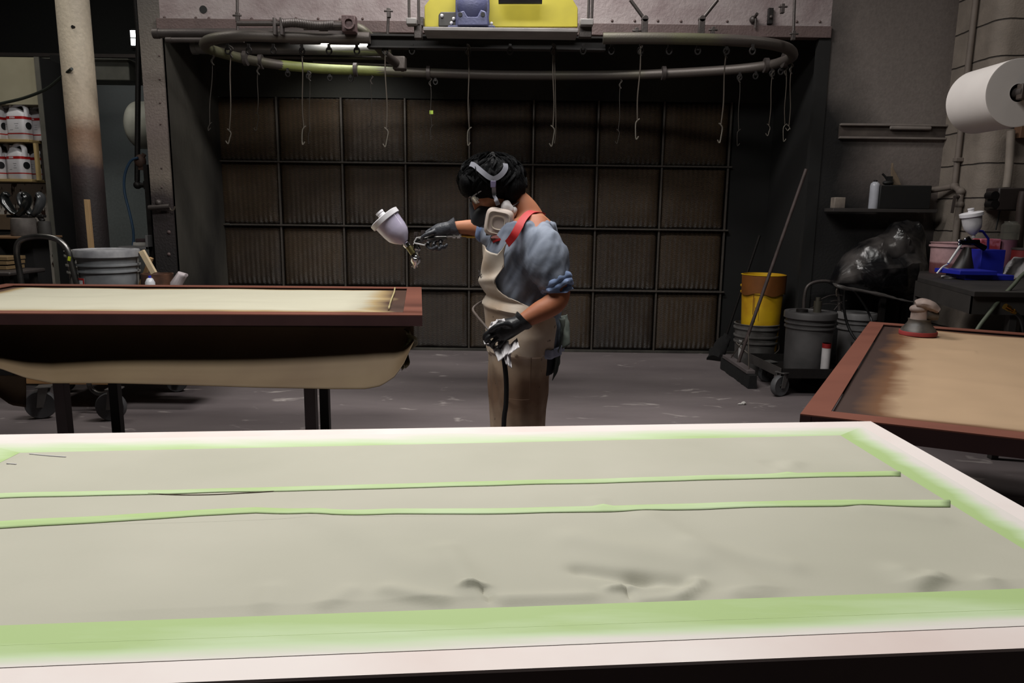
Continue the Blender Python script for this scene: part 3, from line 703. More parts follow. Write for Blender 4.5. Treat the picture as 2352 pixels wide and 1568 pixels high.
ct = mat('worn_chrome', (120, 118, 116), .3, .9, rgb2=(60, 58, 56), scale=5)
hdl = B().tube([V((arch[0].x, YH, z0+.07))]+arch+[V((arch[-1].x, YH, z0+.07))], .019, 12).to('push_handle', ct, t, label='arched chrome push handle')
q = P(159, 594, YH-.02); B().box(q, (.017, .006, .028), Euler((0, .2, 0))).to('sticker', mat('tape_yellow', (190, 200, 50), .5), hdl, label='small yellow sticker')
B().tube([Z(204, 880, .25)+V((0, 0, 0)), P(210, 893, YT0-.03), P(228, 904, YT0-.03), P(250, 900, YT0-.03), P(262, 885, YT0-.03)], .016, 10).to('frame_hoop', ct, t)
p = P(232, 880, YT0-.03)
# crate on the trolley that carries the buckets
zc = P(245, 700, 4.95).z
B().bb((P(150, 800, 4.95).x, YT0+.06, z0+.075), (P(470, 800, 4.95).x, YT0+.37, zc)).to('wooden_crate', mat('crate_dark', (96, 76, 54), .8), label='wooden crate on the trolley under the buckets', cat='crate', bevel=.004)

pail = mat('pail_grey', (122, 124, 126), .5, rgb2=(92, 94, 97), scale=7)
pail2 = mat('pail_light', (150, 148, 142), .55)
def pail_shape(t, c, r, h, m, taper=.88, lid=None, ribs=(.62, .74, .9), inside=None):
    pr = [(.001, 0), (r*taper, 0), (r*(taper+.02), .01)]
    z_ = h
    rr_ = lambda q_: r*(taper+(1-taper)*q_)
    pr += [(rr_(.6), h*.6)]
    for f in ribs:
        pr += [(rr_(f), h*f), (rr_(f)+.012, h*f+.002), (rr_(f)+.012, h*f+.014), (rr_(f), h*f+.016)]
    pr += [(r, h), (r+.008, h), (r-.006, h+.004), (r-.008, h-.02), (rr_(.1)-.006, h*.12), (.001, h*.1)]
    B().lathe(pr, c, n=40).to('body', m, t)
    if lid:
        B().lathe([(r*.2, h+.012), (r*.86, h+.012), (r*.9, h+.02), (r+.014, h+.018), (r+.018, h+.006), (r+.018, h-.03), (r+.01, h-.035)], c, n=40).to('lid', lid, t)
# tall light drum behind with stick
Yd = 5.42; c = P(236, 575, Yd); rd = (P(311, 575, Yd).x-P(161, 575, Yd).x)/2
hb = .42
t = thing('open_bucket', 'larger open pale bucket with a stick standing in it, behind the lidded grey bucket', 'bucket', (c.x, Yd, c.z-hb))
pail_shape(t, (c.x, Yd, c.z-hb), rd, hb, pail2)
B().bb((c.x-rd*.9, YT0+.39, z0+.075), (c.x+rd*.9, Yd+rd*.9, c.z-hb)).to('wooden_crate', mat('crate_dark', (96, 76, 54), .8), label='wooden crate further back on the trolley under the pale bucket', cat='crate', bevel=.004)
a, e = P(197, 458, Yd+.02), P(209, 590, Yd+.02)
B().prism([a+V((-.016, 0, 0)), a+V((.016, 0, 0)), e+V((.016, 0, -.25)), e+V((-.016, 0, -.25))], (0, .03, 0)).to('stir_stick', wood, label='long square wooden stick standing upright in the open bucket', cat='stick', bevel=.002, smooth_=False)
Yg = YT0+.18; c = P(245, 578, Yg); rg = (P(311, 640, Yg).x-P(186, 640, Yg).x)/2
t = thing('lidded_bucket', 'grey bucket with a notched lid and red and white label behind the left panel', 'bucket', (c.x, Yg, zc))
pail_shape(t, (c.x, Yg, zc), rg, c.z-zc, pail, lid=mat('lid_grey', (146, 146, 148), .5, rgb2=(112, 112, 116), scale=12))
q = B(); zl = P(240, 646, Yg-rg).z
def onp(an, zz, off=.002): return V((c.x+math.sin(an)*(rg*.97+off), Yg-math.cos(an)*(rg*.97+off), zz))
def patch_(a0, a1, za, zb_, off, nm, m):
    q = B(); q.grid(lambda u, v: onp(a0+(a1-a0)*u, za+(zb_-za)*v, off), 8, 1).to(nm, m, t)
zt = P(205, 640, Yg-rg).z
patch_(-.9, -.38, zt-.07, zt, .004, 'label_sheet', white); patch_(-.9, -.38, zt-.012, zt, .006, 'label_band', jr); patch_(-.46, -.38, zt-.045, zt, .006, 'label_band', jr)
B().tube([onp(-1.35, c.z-.05, .02), onp(-1.2, c.z-.12, .03), onp(-1.0, c.z-.2, .05), onp(-.75, c.z-.28, .04)], .004, 6).to('wire_handle', dsteel, t)
# sticks, tin tray, spray can, scoop
Yk = YT0+.25; zk = zc
def stick(x0, y0, x1, y1, Y, w, lab, m=wood):
    a, e = P(x0, y0, Y), P(x1, y1, Y); d = (e-a).normalized(); n = V((-d.z, 0, d.x))
    B().prism([a+n*w, a-n*w, e-n*w, e+n*w], (0, .028, 0)).to('wood_stick', m, label=lab, cat='stick', bevel=.002, smooth_=False)
stick(323, 576, 352, 628, Yk-.05, .018, 'pale wooden stick with burnt tip leaning over the brown tin', mat('pale_wood', (206, 186, 152), .7))
stick(345, 592, 308, 690, Yk+.05, .013, 'darker wooden stick crossing behind the pale one')
p = P(362, 652, Yk); ht = P(362, 628, Yk).z-zk
t = thing('brown_tin', 'low rusty brown tin with paint spills behind the left panel', 'tin', (p.x, Yk, zk))
B().lathe([(.001, 0), (.098, 0), (.1, .01), (.104, ht-.02), (.108, ht), (.1, ht), (.096, ht-.03), (.001, ht-.035)], (p.x, Yk, zk), n=36).noise(.004, 30).to('body', mat('tin_rust', (92, 62, 46), .55, rgb2=(50, 34, 28), scale=14), t)
p = P(344, 640, Yk-.13); zt = P(344, 633, Yk-.13).z
t = thing('spray_can', 'white topped spray can with a blue nozzle in front of the brown tin', 'spray can', (p.x, Yk-.13, zk))
B().lathe([(.001, 0), (.03, 0), (.032, .01), (.032, zt-zk-.045), (.027, zt-zk-.035), (.02, zt-zk-.02), (.012, zt-zk-.015), (.001, zt-zk-.014)], (p.x, Yk-.13, zk), n=28).to('can', mat('can_white', (200, 200, 205), .3), t)
B().cyl((p.x, Yk-.13, zt-.016), (p.x, Yk-.13, zt), .01, n=14).to('nozzle', mat('nozzle_blue', (40, 50, 170), .4), t)
p = P(398, 652, Yk-.05); e = P(428, 632, Yk-.05)
q = B(); q.loft([V((p.x, Yk-.05, zk+.02)), V((p.x+.02, Yk-.05, p.z-.0)), e+V((-.03, 0, 0)), e], [(.03, .03), (.04, .035), (.035, .035), (.012, .03)], 16).to('white_scoop', mat('scoop', (180, 170, 172), .5), label='pinkish white plastic scoop beside the brown tin', cat='scoop')

# ================================================================== PANELS
def panel(name, label, RL, RR, FR, FL, thick, fw, mtop, mside, extra=None):
    """frame of four mitred rails, a recessed field, all at their real size; corners are world points at top height"""
    cen = (RL+RR+FR+FL)/4; t = thing(name, label, 'panel', cen-V((0, 0, thick)))
    C = [RL, RR, FR, FL]
    def inset(w):
        out = []
        for i in range(4):
            p_, a_, b_ = C[i], C[(i-1) % 4], C[(i+1) % 4]
            da, db = (a_-p_).normalized(), (b_-p_).normalized(); s_ = da.cross(db).length
            out.append(p_+(da+db)*(w/s_))
        return out
    I = inset(fw)
    for i, nm in enumerate(('top_rail', 'side_rail', 'top_rail', 'side_rail')):
        j = (i+1) % 4
        q = B(); q.prism([C[i], C[j], I[j], I[i]], (0, 0, -.004)).to(nm, mtop, t, smooth_=False)
    for i in range(4):
        j = (i+1) % 4; n = (C[j]-C[i]).cross(V((0, 0, 1))).normalized()*-.002
        e = (C[j]-C[i]).normalized()*.001
        B().prism([C[i]-V((0, 0, .0042)), C[j]-V((0, 0, .0042)), C[j]-V((0, 0, thick)), C[i]-V((0, 0, thick))], (cen-(C[i]+C[j])/2).normalized()*.03).to('edge_board', mside, t, smooth_=False)
    B().prism([q_-V((0, 0, .03)) for q_ in I], (0, 0, -.006)).to('field_board', mside, t, smooth_=False)
    return t, C, I, inset
def bil(Q, u, v): return (Q[0]*(1-u)+Q[1]*u)*(1-v)+(Q[3]*(1-u)+Q[2]*u)*v

# --- foreground panel
HZ = .88
RR_, RL_ = Z(2000, 967, HZ), Z(-90, 999, HZ)
e1, e2 = Z(2352, 1165, HZ), None
f1, f2 = Z(2352, 1488, HZ), Z(390, 1568, HZ)
def isect(a, b_, c_, d_):
    A, Bv = b_-a, d_-c_; k = A.x*Bv.y-A.y*Bv.x; t_ = ((c_.x-a.x)*Bv.y-(c_.y-a.y)*Bv.x)/k; return a+A*t_
FR_ = isect(RR_, e1, f1, f2); FL_ = isect(RL_, RL_+(FR_-RR_), f1, f2)
pink = mat('pale_raw_frame', (232, 222, 218), .55, rgb2=(218, 200, 194), scale=2.2, lo=.45, hi=.7)
dside = mat('dark_brown_edge', (78, 58, 54), .5)
fg, C, I, ins = panel('masked_door_panel', 'large white framed panel masked with paper and green tape in the foreground', RL_, RR_, FR_, FL_, .06, .125, pink, dside)
# masking field
tapem = bpy.data.materials.new('green_masking_tape'); tapem.use_nodes = True
N, L = tapem.node_tree.nodes, tapem.node_tree.links; b = N['Principled BSDF']; b.inputs['Roughness'].default_value = .65
at = N.new('ShaderNodeAttribute'); at.attribute_name = 'spray'; tc = N.new('ShaderNodeTexCoord')
mp = N.new('ShaderNodeMapping'); mp.inputs['Scale'].default_value = (1.2, 7, 1); L.new(tc.outputs['Object'], mp.inputs[0])
no = N.new('ShaderNodeTexNoise'); no.inputs['Scale'].default_value = 2.5; no.inputs['Detail'].default_value = 6; L.new(mp.outputs[0], no.inputs[0])
s1 = mth('ADD', at.outputs['Fac'], mth('MULTIPLY', mth('SUBTRACT', no.outputs['Fac'], .5), 1.1))
cr = N.new('ShaderNodeValToRGB'); e = cr.color_ramp.elements; e[0].position = .12; e[0].color = lin((168, 192, 130)); e[1].position = .95; e[1].color = lin((220, 214, 208))
k = e.new(.5); k.color = lin((192, 210, 170)); L.new(s1, cr.inputs[0]); L.new(cr.outputs[0], b.inputs['Base Color'])
paperm = mat('masking_paper', (183, 180, 165), .75, rgb2=(172, 170, 154), scale=2.0, bump=.03, bscale=250)

def wrinkle(x, y):
    """height of the paper above the board at local u, v (metres)"""
    h = .0
    h += .002*noise.noise(V((x*3, y*5, 2)))
    return h
creases = []
def crease(x0, y0, x1, y1, w, a): creases.append((Z(x0, y0, HZ), Z(x1, y1, HZ), w*.8, a*1.05))
# short folds at the front edge of the paper and long soft folds fanning from it
crease(1072, 1354, 1108, 1352, .008, .007); crease(1106, 1352, 1132, 1394, .006, -.006); crease(1025, 1270, 1075, 1345, .03, .006)
crease(1180, 1385, 1340, 1378, .022, .006); crease(1340, 1310, 1470, 1330, .02, -.009); crease(1470, 1325, 1560, 1336, .02, -.008)
crease(1405, 1355, 1440, 1350, .01, .006); crease(1440, 1350, 1450, 1384, .006, -.005); crease(1490, 1384, 1570, 1375, .015, .007); crease(1575, 1372, 1600, 1340, .015, .007)
crease(900, 1362, 1005, 1384, .02, .006); crease(755, 1392, 800, 1364, .02, .004); crease(605, 1402, 620, 1360, .02, .003)
crease(1500, 1200, 1740, 1352, .04, .006); crease(1600, 1260, 1800, 1300, .03, .004); crease(1330, 1240, 1580, 1290, .04, .005)
crease(740, 1190, 960, 1300, .05, .004); crease(2130, 1355, 2150, 1330, .02, .008); crease(2110, 1345, 2080, 1320, .03, .006)
crease(1800, 1085, 1822, 1065, .02, .005); crease(1770, 1062, 1810, 1083, .012, -.004); crease(1375, 1150, 1382, 1165, .012, .004); crease(1990, 1170, 2140, 1190, .03, .003)
crease(2280, 1340, 2300, 1352, .02, .005); crease(1700, 1370, 1760, 1385, .02, .005)
def chigh(p):
    h = 0
    for a, e_, w, am in creases:
        d = e_-a; L2 = max(1e-6, d.length_squared); t_ = max(-.05, min(1.05, (p-a).dot(d)/L2)); q = a+d*t_
        dist2 = ((p-q).x**2+(p-q).y**2)/(w*w)
        if dist2 < 9: h += am*math.exp(-dist2)*(1 if am > 0 else 1)
    return h
def ldist(p, a, b_):
    d = b_-a; return abs((p.x-a.x)*d.y-(p.y-a.y)*d.x)/math.hypot(d.x, d.y)
def paper_h(p):
    k = min(1, 45*min(ldist(p, *rline), ldist(p, *fline), ldist(p, PRL, PRR), ldist(p, *lline)))
    return (chigh(p) + .0035*noise.noise(V((p.x*2.5, p.y*4, 2))) + .0012*noise.noise(V((p.x*9, p.y*14, 5)))+.001)*k
def sheet(Q, z, nu, nv, name, m, parent, label=None, sprayfn=None, edge=.004, thick=0, wob=0):
    q = B(); sp = []
    def f(u, v):
        vv = v
        p_ = bil(Q, u, vv)
        if wob:
            e_ = noise.noise(V((p_.x*2.2, p_.y*2.2, 7)))*wob
            p_ = p_+V((0, e_*(1 if v in (0, 1) else .0), 0))
        h = z + paper_h(p_) if m is paperm else z
        sp.append(sprayfn(u, v) if sprayfn else 0)
        return V((p_.x, p_.y, HZ+h))
    q.grid(f, nu, nv)
    o = q.to(name, m, parent, smooth_=True, label=label, thick=thick)
    at_ = o.data.attributes.new('spray', 'FLOAT', 'POINT')
    for i_, s_ in enumerate(sp): at_.data[i_].value = s_
    return o
# tape border (four strips), white overspray fades onto its outer edge
wt = .0
def strip_between(o4, i4, i, name, f):
    j = (i+1) % 4
    return sheet([o4[i], o4[j], i4[j], i4[i]], .0004+.00015*i, 60, 6, name, tapem, fg, sprayfn=f, edge=0)
# measured borders of the paper area: rear edge, right edge, front edge, left edge
PRR, PRL, PFR = Z(1930, 1000, HZ), Z(46, 1040, HZ), None
rline = (Z(1930, 1000, HZ), Z(2352, 1262, HZ)); fline = (Z(0, 1437, HZ), Z(2352, 1352, HZ))
PFR = isect(*rline, *fline); lline = (PRL, PRL+(FL_-RL_)); PFL = isect(*lline, *fline)
TO = ins(.045)
# front: frame/tape boundary seen at (0,1537)-(2352,1437)
tf = (Z(0, 1534, HZ), Z(2352, 1438, HZ)); rr1 = (I[1], I[2])
o4 = [TO[0], TO[1], TO[2], TO[3]]
o4[2] = isect(TO[1], TO[2], *tf); o4[3] = isect(TO[0], TO[3], *tf)
i4 = [PRL, PRR, PFR, PFL]
strip_between(o4, i4, 0, 'tape_strip', lambda u, v: 1.05-.75*v)
strip_between(o4, i4, 1, 'tape_strip', lambda u, v: 1.15-1.45*v)
strip_between(o4, i4, 2, 'tape_strip', lambda u, v: (1.05-1.7*v if v < .32 else .5-.5*v))
strip_between(o4, i4, 3, 'tape_strip', lambda u, v: 1.1-1.0*v)
# three paper sheets and the two seams
s1a, s1b = (Z(0, 1146, HZ), Z(2065, 1092, HZ)); s2a, s2b = (Z(0, 1211, HZ), Z(2180, 1157, HZ))
def on_l(a, b_): return isect(*lline, a, b_)
def on_r(a, b_): return isect(*rline, a, b_)
m1l, m1r, m2l, m2r = on_l(s1a, s1b), on_r(s1a, s1b), on_l(s2a, s2b), on_r(s2a, s2b)
sheet([PRL, PRR, m1r, m1l], .0006, 120, 40, 'masking_paper', paperm, fg, edge=1)
sheet([m1l, m1r, m2r, m2l], .0007, 120, 24, 'masking_paper', paperm, fg, edge=1)
sheet([m2l, m2r, PFR, PFL], .0006, 260, 110, 'masking_paper', paperm, fg, edge=1)
for (pts_) in ([(-60, 1147, 1141-1141+9), (0, 1143, 9), (250, 1134, 8), (500, 1127, 7), (760, 1124, 9), (1000, 1116, 8), (1300, 1108, 8), (1600, 1100, 8), (1900, 1093, 9), (2068, 1091, 10)],
               [(-60, 1213, 13), (0, 1210, 13), (250, 1194, 12), (450, 1180, 11), (590, 1175, 10), (770, 1184, 11), (900, 1178, 10), (1200, 1175, 10), (1500, 1168, 11), (1800, 1160, 11), (2000, 1159, 11), (2182, 1158, 13)]):
    def f(u, v, pts_=pts_):
        x = pts_[0][0]+(pts_[-1][0]-pts_[0][0])*u; y, w = lerp(pts_, x)
        p_ = Z(x, y+(v-.5)*w*1.25, HZ); return V((p_.x, p_.y, HZ+.0016+paper_h(p_)))
    o = B().grid(f, 90, 3).to('tape_seam', tapem, fg, thick=.0006)
    at_ = o.data.attributes.new('spray', 'FLOAT', 'POINT')
    for q_ in at_.data: q_.value = .25
# lip lines on the tape, front strip
for (ya, yb) in ((1482, 1399), ):
    B().tube([Z(0, ya, HZ+.0005), Z(800, ya-(ya-yb)*.34, HZ+.0005), Z(1600, ya-(ya-yb)*.68, HZ+.0005), Z(2352, yb, HZ+.0005)], .0004, 5).to('tape_edge', mat('tape_edge_green', (190, 214, 150), .6), fg)
for a_, b_, c_ in (((68, 1044), (110, 1048), (152, 1051)), ((16, 1068), (26, 1069), (38, 1070))):
    B().tube([(lambda q_: V((q_.x, q_.y, HZ+.0014+paper_h(q_))))(Z(*k_, HZ)) for k_ in (a_, b_, c_)], .0012, 5).to('white_nick', white, fg)
B().tube([(lambda p_: V((p_.x, p_.y, HZ+.0012+paper_h(p_))))(Z(*q_, HZ)) for q_ in ((340, 1134), (420, 1137), (500, 1137), (560, 1134), (630, 1130))], .0011, 5).to('lifted_tape_shadow', mat('tape_shadow_brown', (90, 76, 60), .8), fg)  # brown line drawn for the shadow under the lifted tape
# trestles that carry it
def trestle(name, label, cx, cy, yaw, w, zt, hy):
    t = thing(name, label, 'table', (cx, cy, 0)); c, s = math.cos(yaw), math.sin(yaw)
    def W(x, y, z): return V((cx+x*c-y*s, cy+x*s+y*c, z))
    B().box(W(0, 0, zt-.03), (w, .08, .06), Euler((0, 0, yaw))).to('beam', dsteel, t, bevel=.003)
    for sx_ in (-1, 1):
        for sy_ in (-1, 1): B().cyl(W(sx_*(w/2-.08), 0, zt-.05), W(sx_*(w/2-.04), sy_*hy, 0), .022, n=4).to('leg', dsteel, t)
    return t
fc = (FR_+FL_+RR_+RL_)/4; yw = math.atan2((RR_-RL_).y, (RR_-RL_).x)
for sg, wd in ((-1, 'left'), (1, 'right')):
    q_ = fc+(RR_-RL_).normalized()*.75*sg
    trestle('trestle', 'dark trestle carrying the foreground panel, %s of the two' % wd, q_.x, q_.y, yw+PI/2, .85, HZ-.06, .25)

# --- left panel
LZ = .93
RR2, RL2, FR2 = Z(968, 659, LZ), Z(14, 651, LZ), Z(970, 723, LZ)
FL2 = RL2+(FR2-RR2); fl_dir = (Z(0, 719, LZ)-FR2)
red = mat('red_brown_stain', (124, 76, 62), .4, rgb2=(110, 66, 54), scale=6, stretch=(.2, 1, 1))
redside = mat('red_brown_edge', (64, 40, 40), .45)
FL2 = isect(RL2, FL2, FR2, FR2+fl_dir)
def spraypaper(name, base, dark, dirt=.16, kx=1.0, mid=None):
    m = bpy.data.materials.new(name); m.use_nodes = True; global N, L
    N, L = m.node_tree.nodes, m.node_tree.links; b = N['Principled BSDF']; b.inputs['Roughness'].default_value = .55
    at = N.new('ShaderNodeAttribute'); at.attribute_name = 'spray'; tc = N.new('ShaderNodeTexCoord')
    mp = N.new('ShaderNodeMapping'); mp.inputs['Scale'].default_value = (kx, 5, 1); L.new(tc.outputs['Object'], mp.inputs[0])
    no = N.new('ShaderNodeTexNoise'); no.inputs['Scale'].default_value = 2.0; no.inputs['Detail'].default_value = 7; L.new(mp.outputs[0], no.inputs[0])
    s = mth('ADD', at.outputs['Fac'], mth('MULTIPLY', mth('SUBTRACT', no.outputs['Fac'], .5), dirt))
    cr = N.new('ShaderNodeValToRGB'); e = cr.color_ramp.elements
    cs = [(0.0, base), (.3, tuple(int(x*.94+y*.06) for x, y in zip(base, dark))), (.55, mid or (dark[0]+50, dark[1]+34, dark[2]+14)), (.85, dark)]
    while len(e) < 4: e.new(.5)
    for q_, (p_, c_) in zip(e, cs): q_.position = p_; q_.color = lin(c_)
    L.new(s, cr.inputs[0]); L.new(cr.outputs[0], b.inputs['Base Color']); return m
def field(Q, z, m, parent, w1, nu=160, nv=60, amp=.004, name='masking_paper', fold=None, base=.05, asp=(1, 1, 1, 1)):
    sp = []; q = B()
    sx_, sy_ = (Q[1]-Q[0]).length, (Q[3]-Q[0]).length
    def f(u, v):
        p_ = bil(Q, u, v); e_ = min(u*sx_, (1-u)*sx_*.8, v*sy_, (1-v)*sy_)
        e_ = min(u*sx_*asp[0], (1-u)*sx_*asp[1], v*sy_*asp[2], (1-v)*sy_*asp[3]); n_ = noise.noise(V((p_.x*6, p_.y*6, 3)))
        sp.append(max(0, min(1.1, 1.05-(e_+n_*.02)/w1)) if e_ < w1*1.1 else base*0)
        k = min(1, e_*12)
        h = amp*(noise.noise(V((p_.x*2.6, p_.y*5, 9)))+.5*noise.noise(V((p_.x*7, p_.y*9, 4))))*k
        if fold: h += fold(u, v)*k
        return V((p_.x, p_.y, z+h))
    o = q.grid(f, nu, nv).to(name, m, parent)
    at_ = o.data.attributes.new('spray', 'FLOAT', 'POINT')
    for i_, s_ in enumerate(sp): at_.data[i_].value = s_
    return o
lp, C2, I2, ins2 = panel('stained_door_panel', 'red brown framed panel with pale masked field on the left table', RL2, RR2, FR2, FL2, .05, .085, red, redside)
pp_ = spraypaper('pale_sprayed_paper', (188, 184, 164), (66, 42, 30), dirt=.45, kx=.6, mid=(158, 136, 96))
K = [q_-V((0, 0, .012)) for q_ in I2]
field(K, LZ-.012, pp_, lp, .2, amp=.005, asp=(1.2, .7, 3, .9))
B().tube([Z(907, 661, LZ), Z(905, 672, LZ), Z(898, 690, LZ), Z(893, 708, LZ)], .004, 6).to('tape_ridge', mat('old_tape', (186, 172, 126), .6), lp)

# work table beneath the left panel
def ll(px, py, Y): return P(px, py, Y).x
cx = [(P(146, 940, 3.35).x, 3.35), (P(268, 940, 4.1).x, 4.1), (P(715, 940, 3.35).x, 3.35), (P(747, 940, 4.1).x, 4.1)]
tb = thing('work_table', 'dark steel framed table under the left panel', 'table', ((cx[0][0]+cx[2][0])/2, 3.7, 0))
lt_ = mat('table_leg_grey', (72, 62, 64), .5, .2); lb_ = mat('table_leg_black', (22, 22, 22), .5)
for i, (x, y) in enumerate(cx):
    B().box((x, y, .42), (.052, .05, .84)).to('leg', lb_ if i in (1, 3) else lt_, tb, bevel=.004)
B().box(((cx[0][0]+cx[2][0])/2, 3.80, .855), (abs(cx[0][0]-cx[2][0])+.5, .88, .05)).to('table_top', dsteel, tb, bevel=.004)
# hanging kraft paper on the front
dr_m = mat('kraft_drape', (98, 81, 57), .75, rgb2=(88, 70, 48), scale=3)
bot = [(-60, 838), (0, 846), (60, 868), (120, 880), (260, 880), (420, 884), (600, 890), (760, 893), (840, 893), (875, 886), (905, 866), (925, 840), (938, 812), (950, 785), (960, 750)]
def drape(u, v):
    x = -60+1010*u; yb = lerp(bot, x)[0]; yt = lerp([(-60, 741), (970, 749)], x)[0]
    Yt = 3.26; y = yt+(yb-yt)*v
    Y = 3.30 - .035*math.sin(v*PI*.5)*1.0 - .2*v*v*(1+.08*math.sin(u*5)) + .008*math.sin(u*11+v*2)*v
    if x > 850: Y += ((x-850)/110)**2*.16*v
    return P(x, y, Y)
B().grid(drape, 90, 24).to('hanging_paper', dr_m, label='wide brown kraft paper hanging in a soft curve below the left panel', cat='paper', thick=.002)
def flap(u, v):
    x = -60+120*u; yb = lerp([(-60, 880), (0, 912), (25, 930), (60, 935)], x)[0]; yt = 862
    y = yt+(yb-yt)*v
    return P(x, y, 3.5+.05*math.sin(v*3)-.04*u)
B().grid(flap, 12, 10).to('paper_flap', mat('kraft_dark', (96, 80, 60), .8), label='loose brown paper flap hanging lower at the left edge', cat='paper', thick=.002)
def wad(u, v):
    x = 918+lerp([(0, 16), (.3, 40), (.6, 24), (1, 10)], v)[0]*u + 8*math.sin(v*9); y = 762+82*v+6*math.sin(u*7)
    return P(x+8*v*0, y, 3.3+.05*math.sin(u*5+v*7))
B().grid(wad, 14, 16).noise(.012, 20).to('tape_wad', mat('olive_tape', (84, 88, 56), .7, rgb2=(120, 108, 88), scale=9), label='crumpled olive tape hanging at the right end of the brown paper', cat='tape', thick=.002)

# --- right panel
RZ = .80
A1, A2, A3, A4 = Z(1998, 738, RZ), Z(1838, 950, RZ), Z(2352, 1008, RZ), Z(2352, 764, RZ)
d1 = (A3-A2).normalized(); Lr = 1.35
FR3 = A2+d1*Lr; RR3 = A1+(A4-A1).normalized()*Lr
rp, C3, I3, ins3 = panel('stained_door_panel', 'red brown framed panel covered in kraft paper at the right with a sander on it', A1, RR3, FR3, A2, .055, .075, red, redside)
kp = spraypaper('brown_sprayed_paper', (176, 148, 118), (56, 38, 32), kx=2, dirt=.35)
K = [q_-V((0, 0, .012)) for q_ in I3]
def fld(u, v): return .006*math.sin(v*9+u*5)*max(0, 1-u*2.2) + .004*math.exp(-((v-.62-.15*u)/.015)**2)*(u < .5) + .004*math.exp(-((v-.3-.05*u)/.012)**2)*(u < .35)
field(K, RZ-.012, kp, rp, .2, amp=.007, fold=fld, asp=(.85, 1, 2, 1.7))
for i, (f_) in enumerate(((.3, .2), (.3, .8))):
    q_ = bil([A1, RR3, FR3, A2], .45, f_[1])
    trestle('trestle', 'dark trestle under the right panel, %s one' % ('far', 'near')[i], q_.x, q_.y, math.atan2(d1.y, d1.x), .9, RZ-.055, .22)
# ================================================================== RIGHT SIDE
# orbital sander on the right panel
c = Z(2108, 768, RZ-.006); s = (Z(2146, 768, RZ)-Z(2070, 768, RZ)).length/2
t = thing('orbital_sander', 'dusty palm sander with a red pad resting on the right panel', 'sander', c)
sk = mat('sander_skirt', (50, 46, 42), .5, rgb2=(96, 88, 80), scale=12); sb = mat('sander_body', (142, 124, 116), .7, rgb2=(110, 96, 90), scale=14)
B().lathe([(.001, 0), (s, 0), (s*1.02, .01), (s, .02), (.001, .02)], c).to('pad', mat('pad_red', (150, 52, 52), .6), t)
B().lathe([(s*.95, .02), (s*.9, .03), (s*.66, .055), (s*.58, .07), (s*.6, .08), (.001, .08)], c).to('skirt', sk, t)
B().cyl(c+V((0, 0, .075)), c+V((-.0, 0, .13)), s*.5, s*.46, 24).ball(c+V((-s*.1, 0, .13)), (s*.5, s*.5, s*.28), 20).to('housing', sb, t)
q = B(); q.loft(*smooth([c+V((-.03, 0, .155)), c+V((0, -.01, .16)), c+V((.04, -.02, .148)), c+V((.07, -.03, .128))], [(.016, .03), (.026, .044), (.028, .05), (.016, .044)], 5), 14).noise(.004, 30).to('palm_grip', sb, t)
q = B(); q.cyl(c+V((.02, -.02, .105)), c+V((.07, -.035, .105)), .03, .026, 18).to('exhaust_port', sk, t)

# brooms
def broom(lab, x0, y0, x1, y1, Ya, Yb, hx0, hy0, hx1, hy1, hm, brm):
    pass
base_a, base_b = Z(1662, 846, .0), Z(1728, 893, .0)
top_a, top_b = base_a+V((.03, .02, .12)), base_b+V((.0, .02, .12))
t = thing('push_broom', 'push broom with black bristles and braced handle leaning by the buckets', 'broom', (base_a+base_b)/2)
d = (base_b-base_a); n_ = V((-d.y, d.x, 0)).normalized()
q = B()
def bris(u, v):
    pass
rg = []
for k in range(25):
    u = k/24; c0 = base_a.lerp(base_b, u); fl_ = .035+.01*noise.noise(V((u*9, 0, 0)))
    rg.append([c0+n_*fl_+V((0, 0, .003)), c0+n_*.03+V((0, 0, .11)), c0-n_*.03+V((0, 0, .11)), c0-n_*fl_-V((0, 0, -.003))])
q.rings(rg).noise(.006, 60).to('bristles', mat('bristle_black', (20, 19, 19), .9, bump=.8, bscale=300, stretch=(1, 1, .1)), t)
B().box((base_a+base_b)/2+V((0, 0, .125)), (d.length*.86, .07, .03), Euler((0, 0, math.atan2(d.y, d.x)))).to('head_block', mat('broom_block', (96, 88, 88), .7), t, bevel=.004)
hb_ = (base_a+base_b)/2+V((0, 0, .13)); ht_ = P(1852, 388, 6.05)
B().cyl(hb_, ht_, .014, n=12).to('handle', mat('broom_handle', (74, 62, 60), .6, rgb2=(50, 42, 40), scale=12), t)
m_ = hb_.lerp(ht_, .16)
for q_ in (base_a.lerp(base_b, .25), base_a.lerp(base_b, .85)):
    B().cyl(q_+V((0, 0, .14)), m_, .004, n=8).to('brace', wirem, t)
base_c = Z(1668, 838, 0)+V((0, .25, 0))
t = thing('floor_brush', 'black brush broom standing behind the push broom', 'broom', base_c)
q = B(); q.loft(*smooth([base_c+V((-.06, -.05, .01)), base_c+V((-.02, 0, .07)), base_c+V((.05, .05, .16)), base_c+V((.09, .1, .22))], [(.06, .07), (.075, .07), (.06, .06), (.03, .03)], 4), 16).noise(.02, 30).to('bristles', mat('bristle_black', (20, 19, 19), .9), t)
B().cyl(base_c+V((.08, .1, .2)), P(1745, 540, 6.9), .013, n=10).to('handle', dsteel, t)

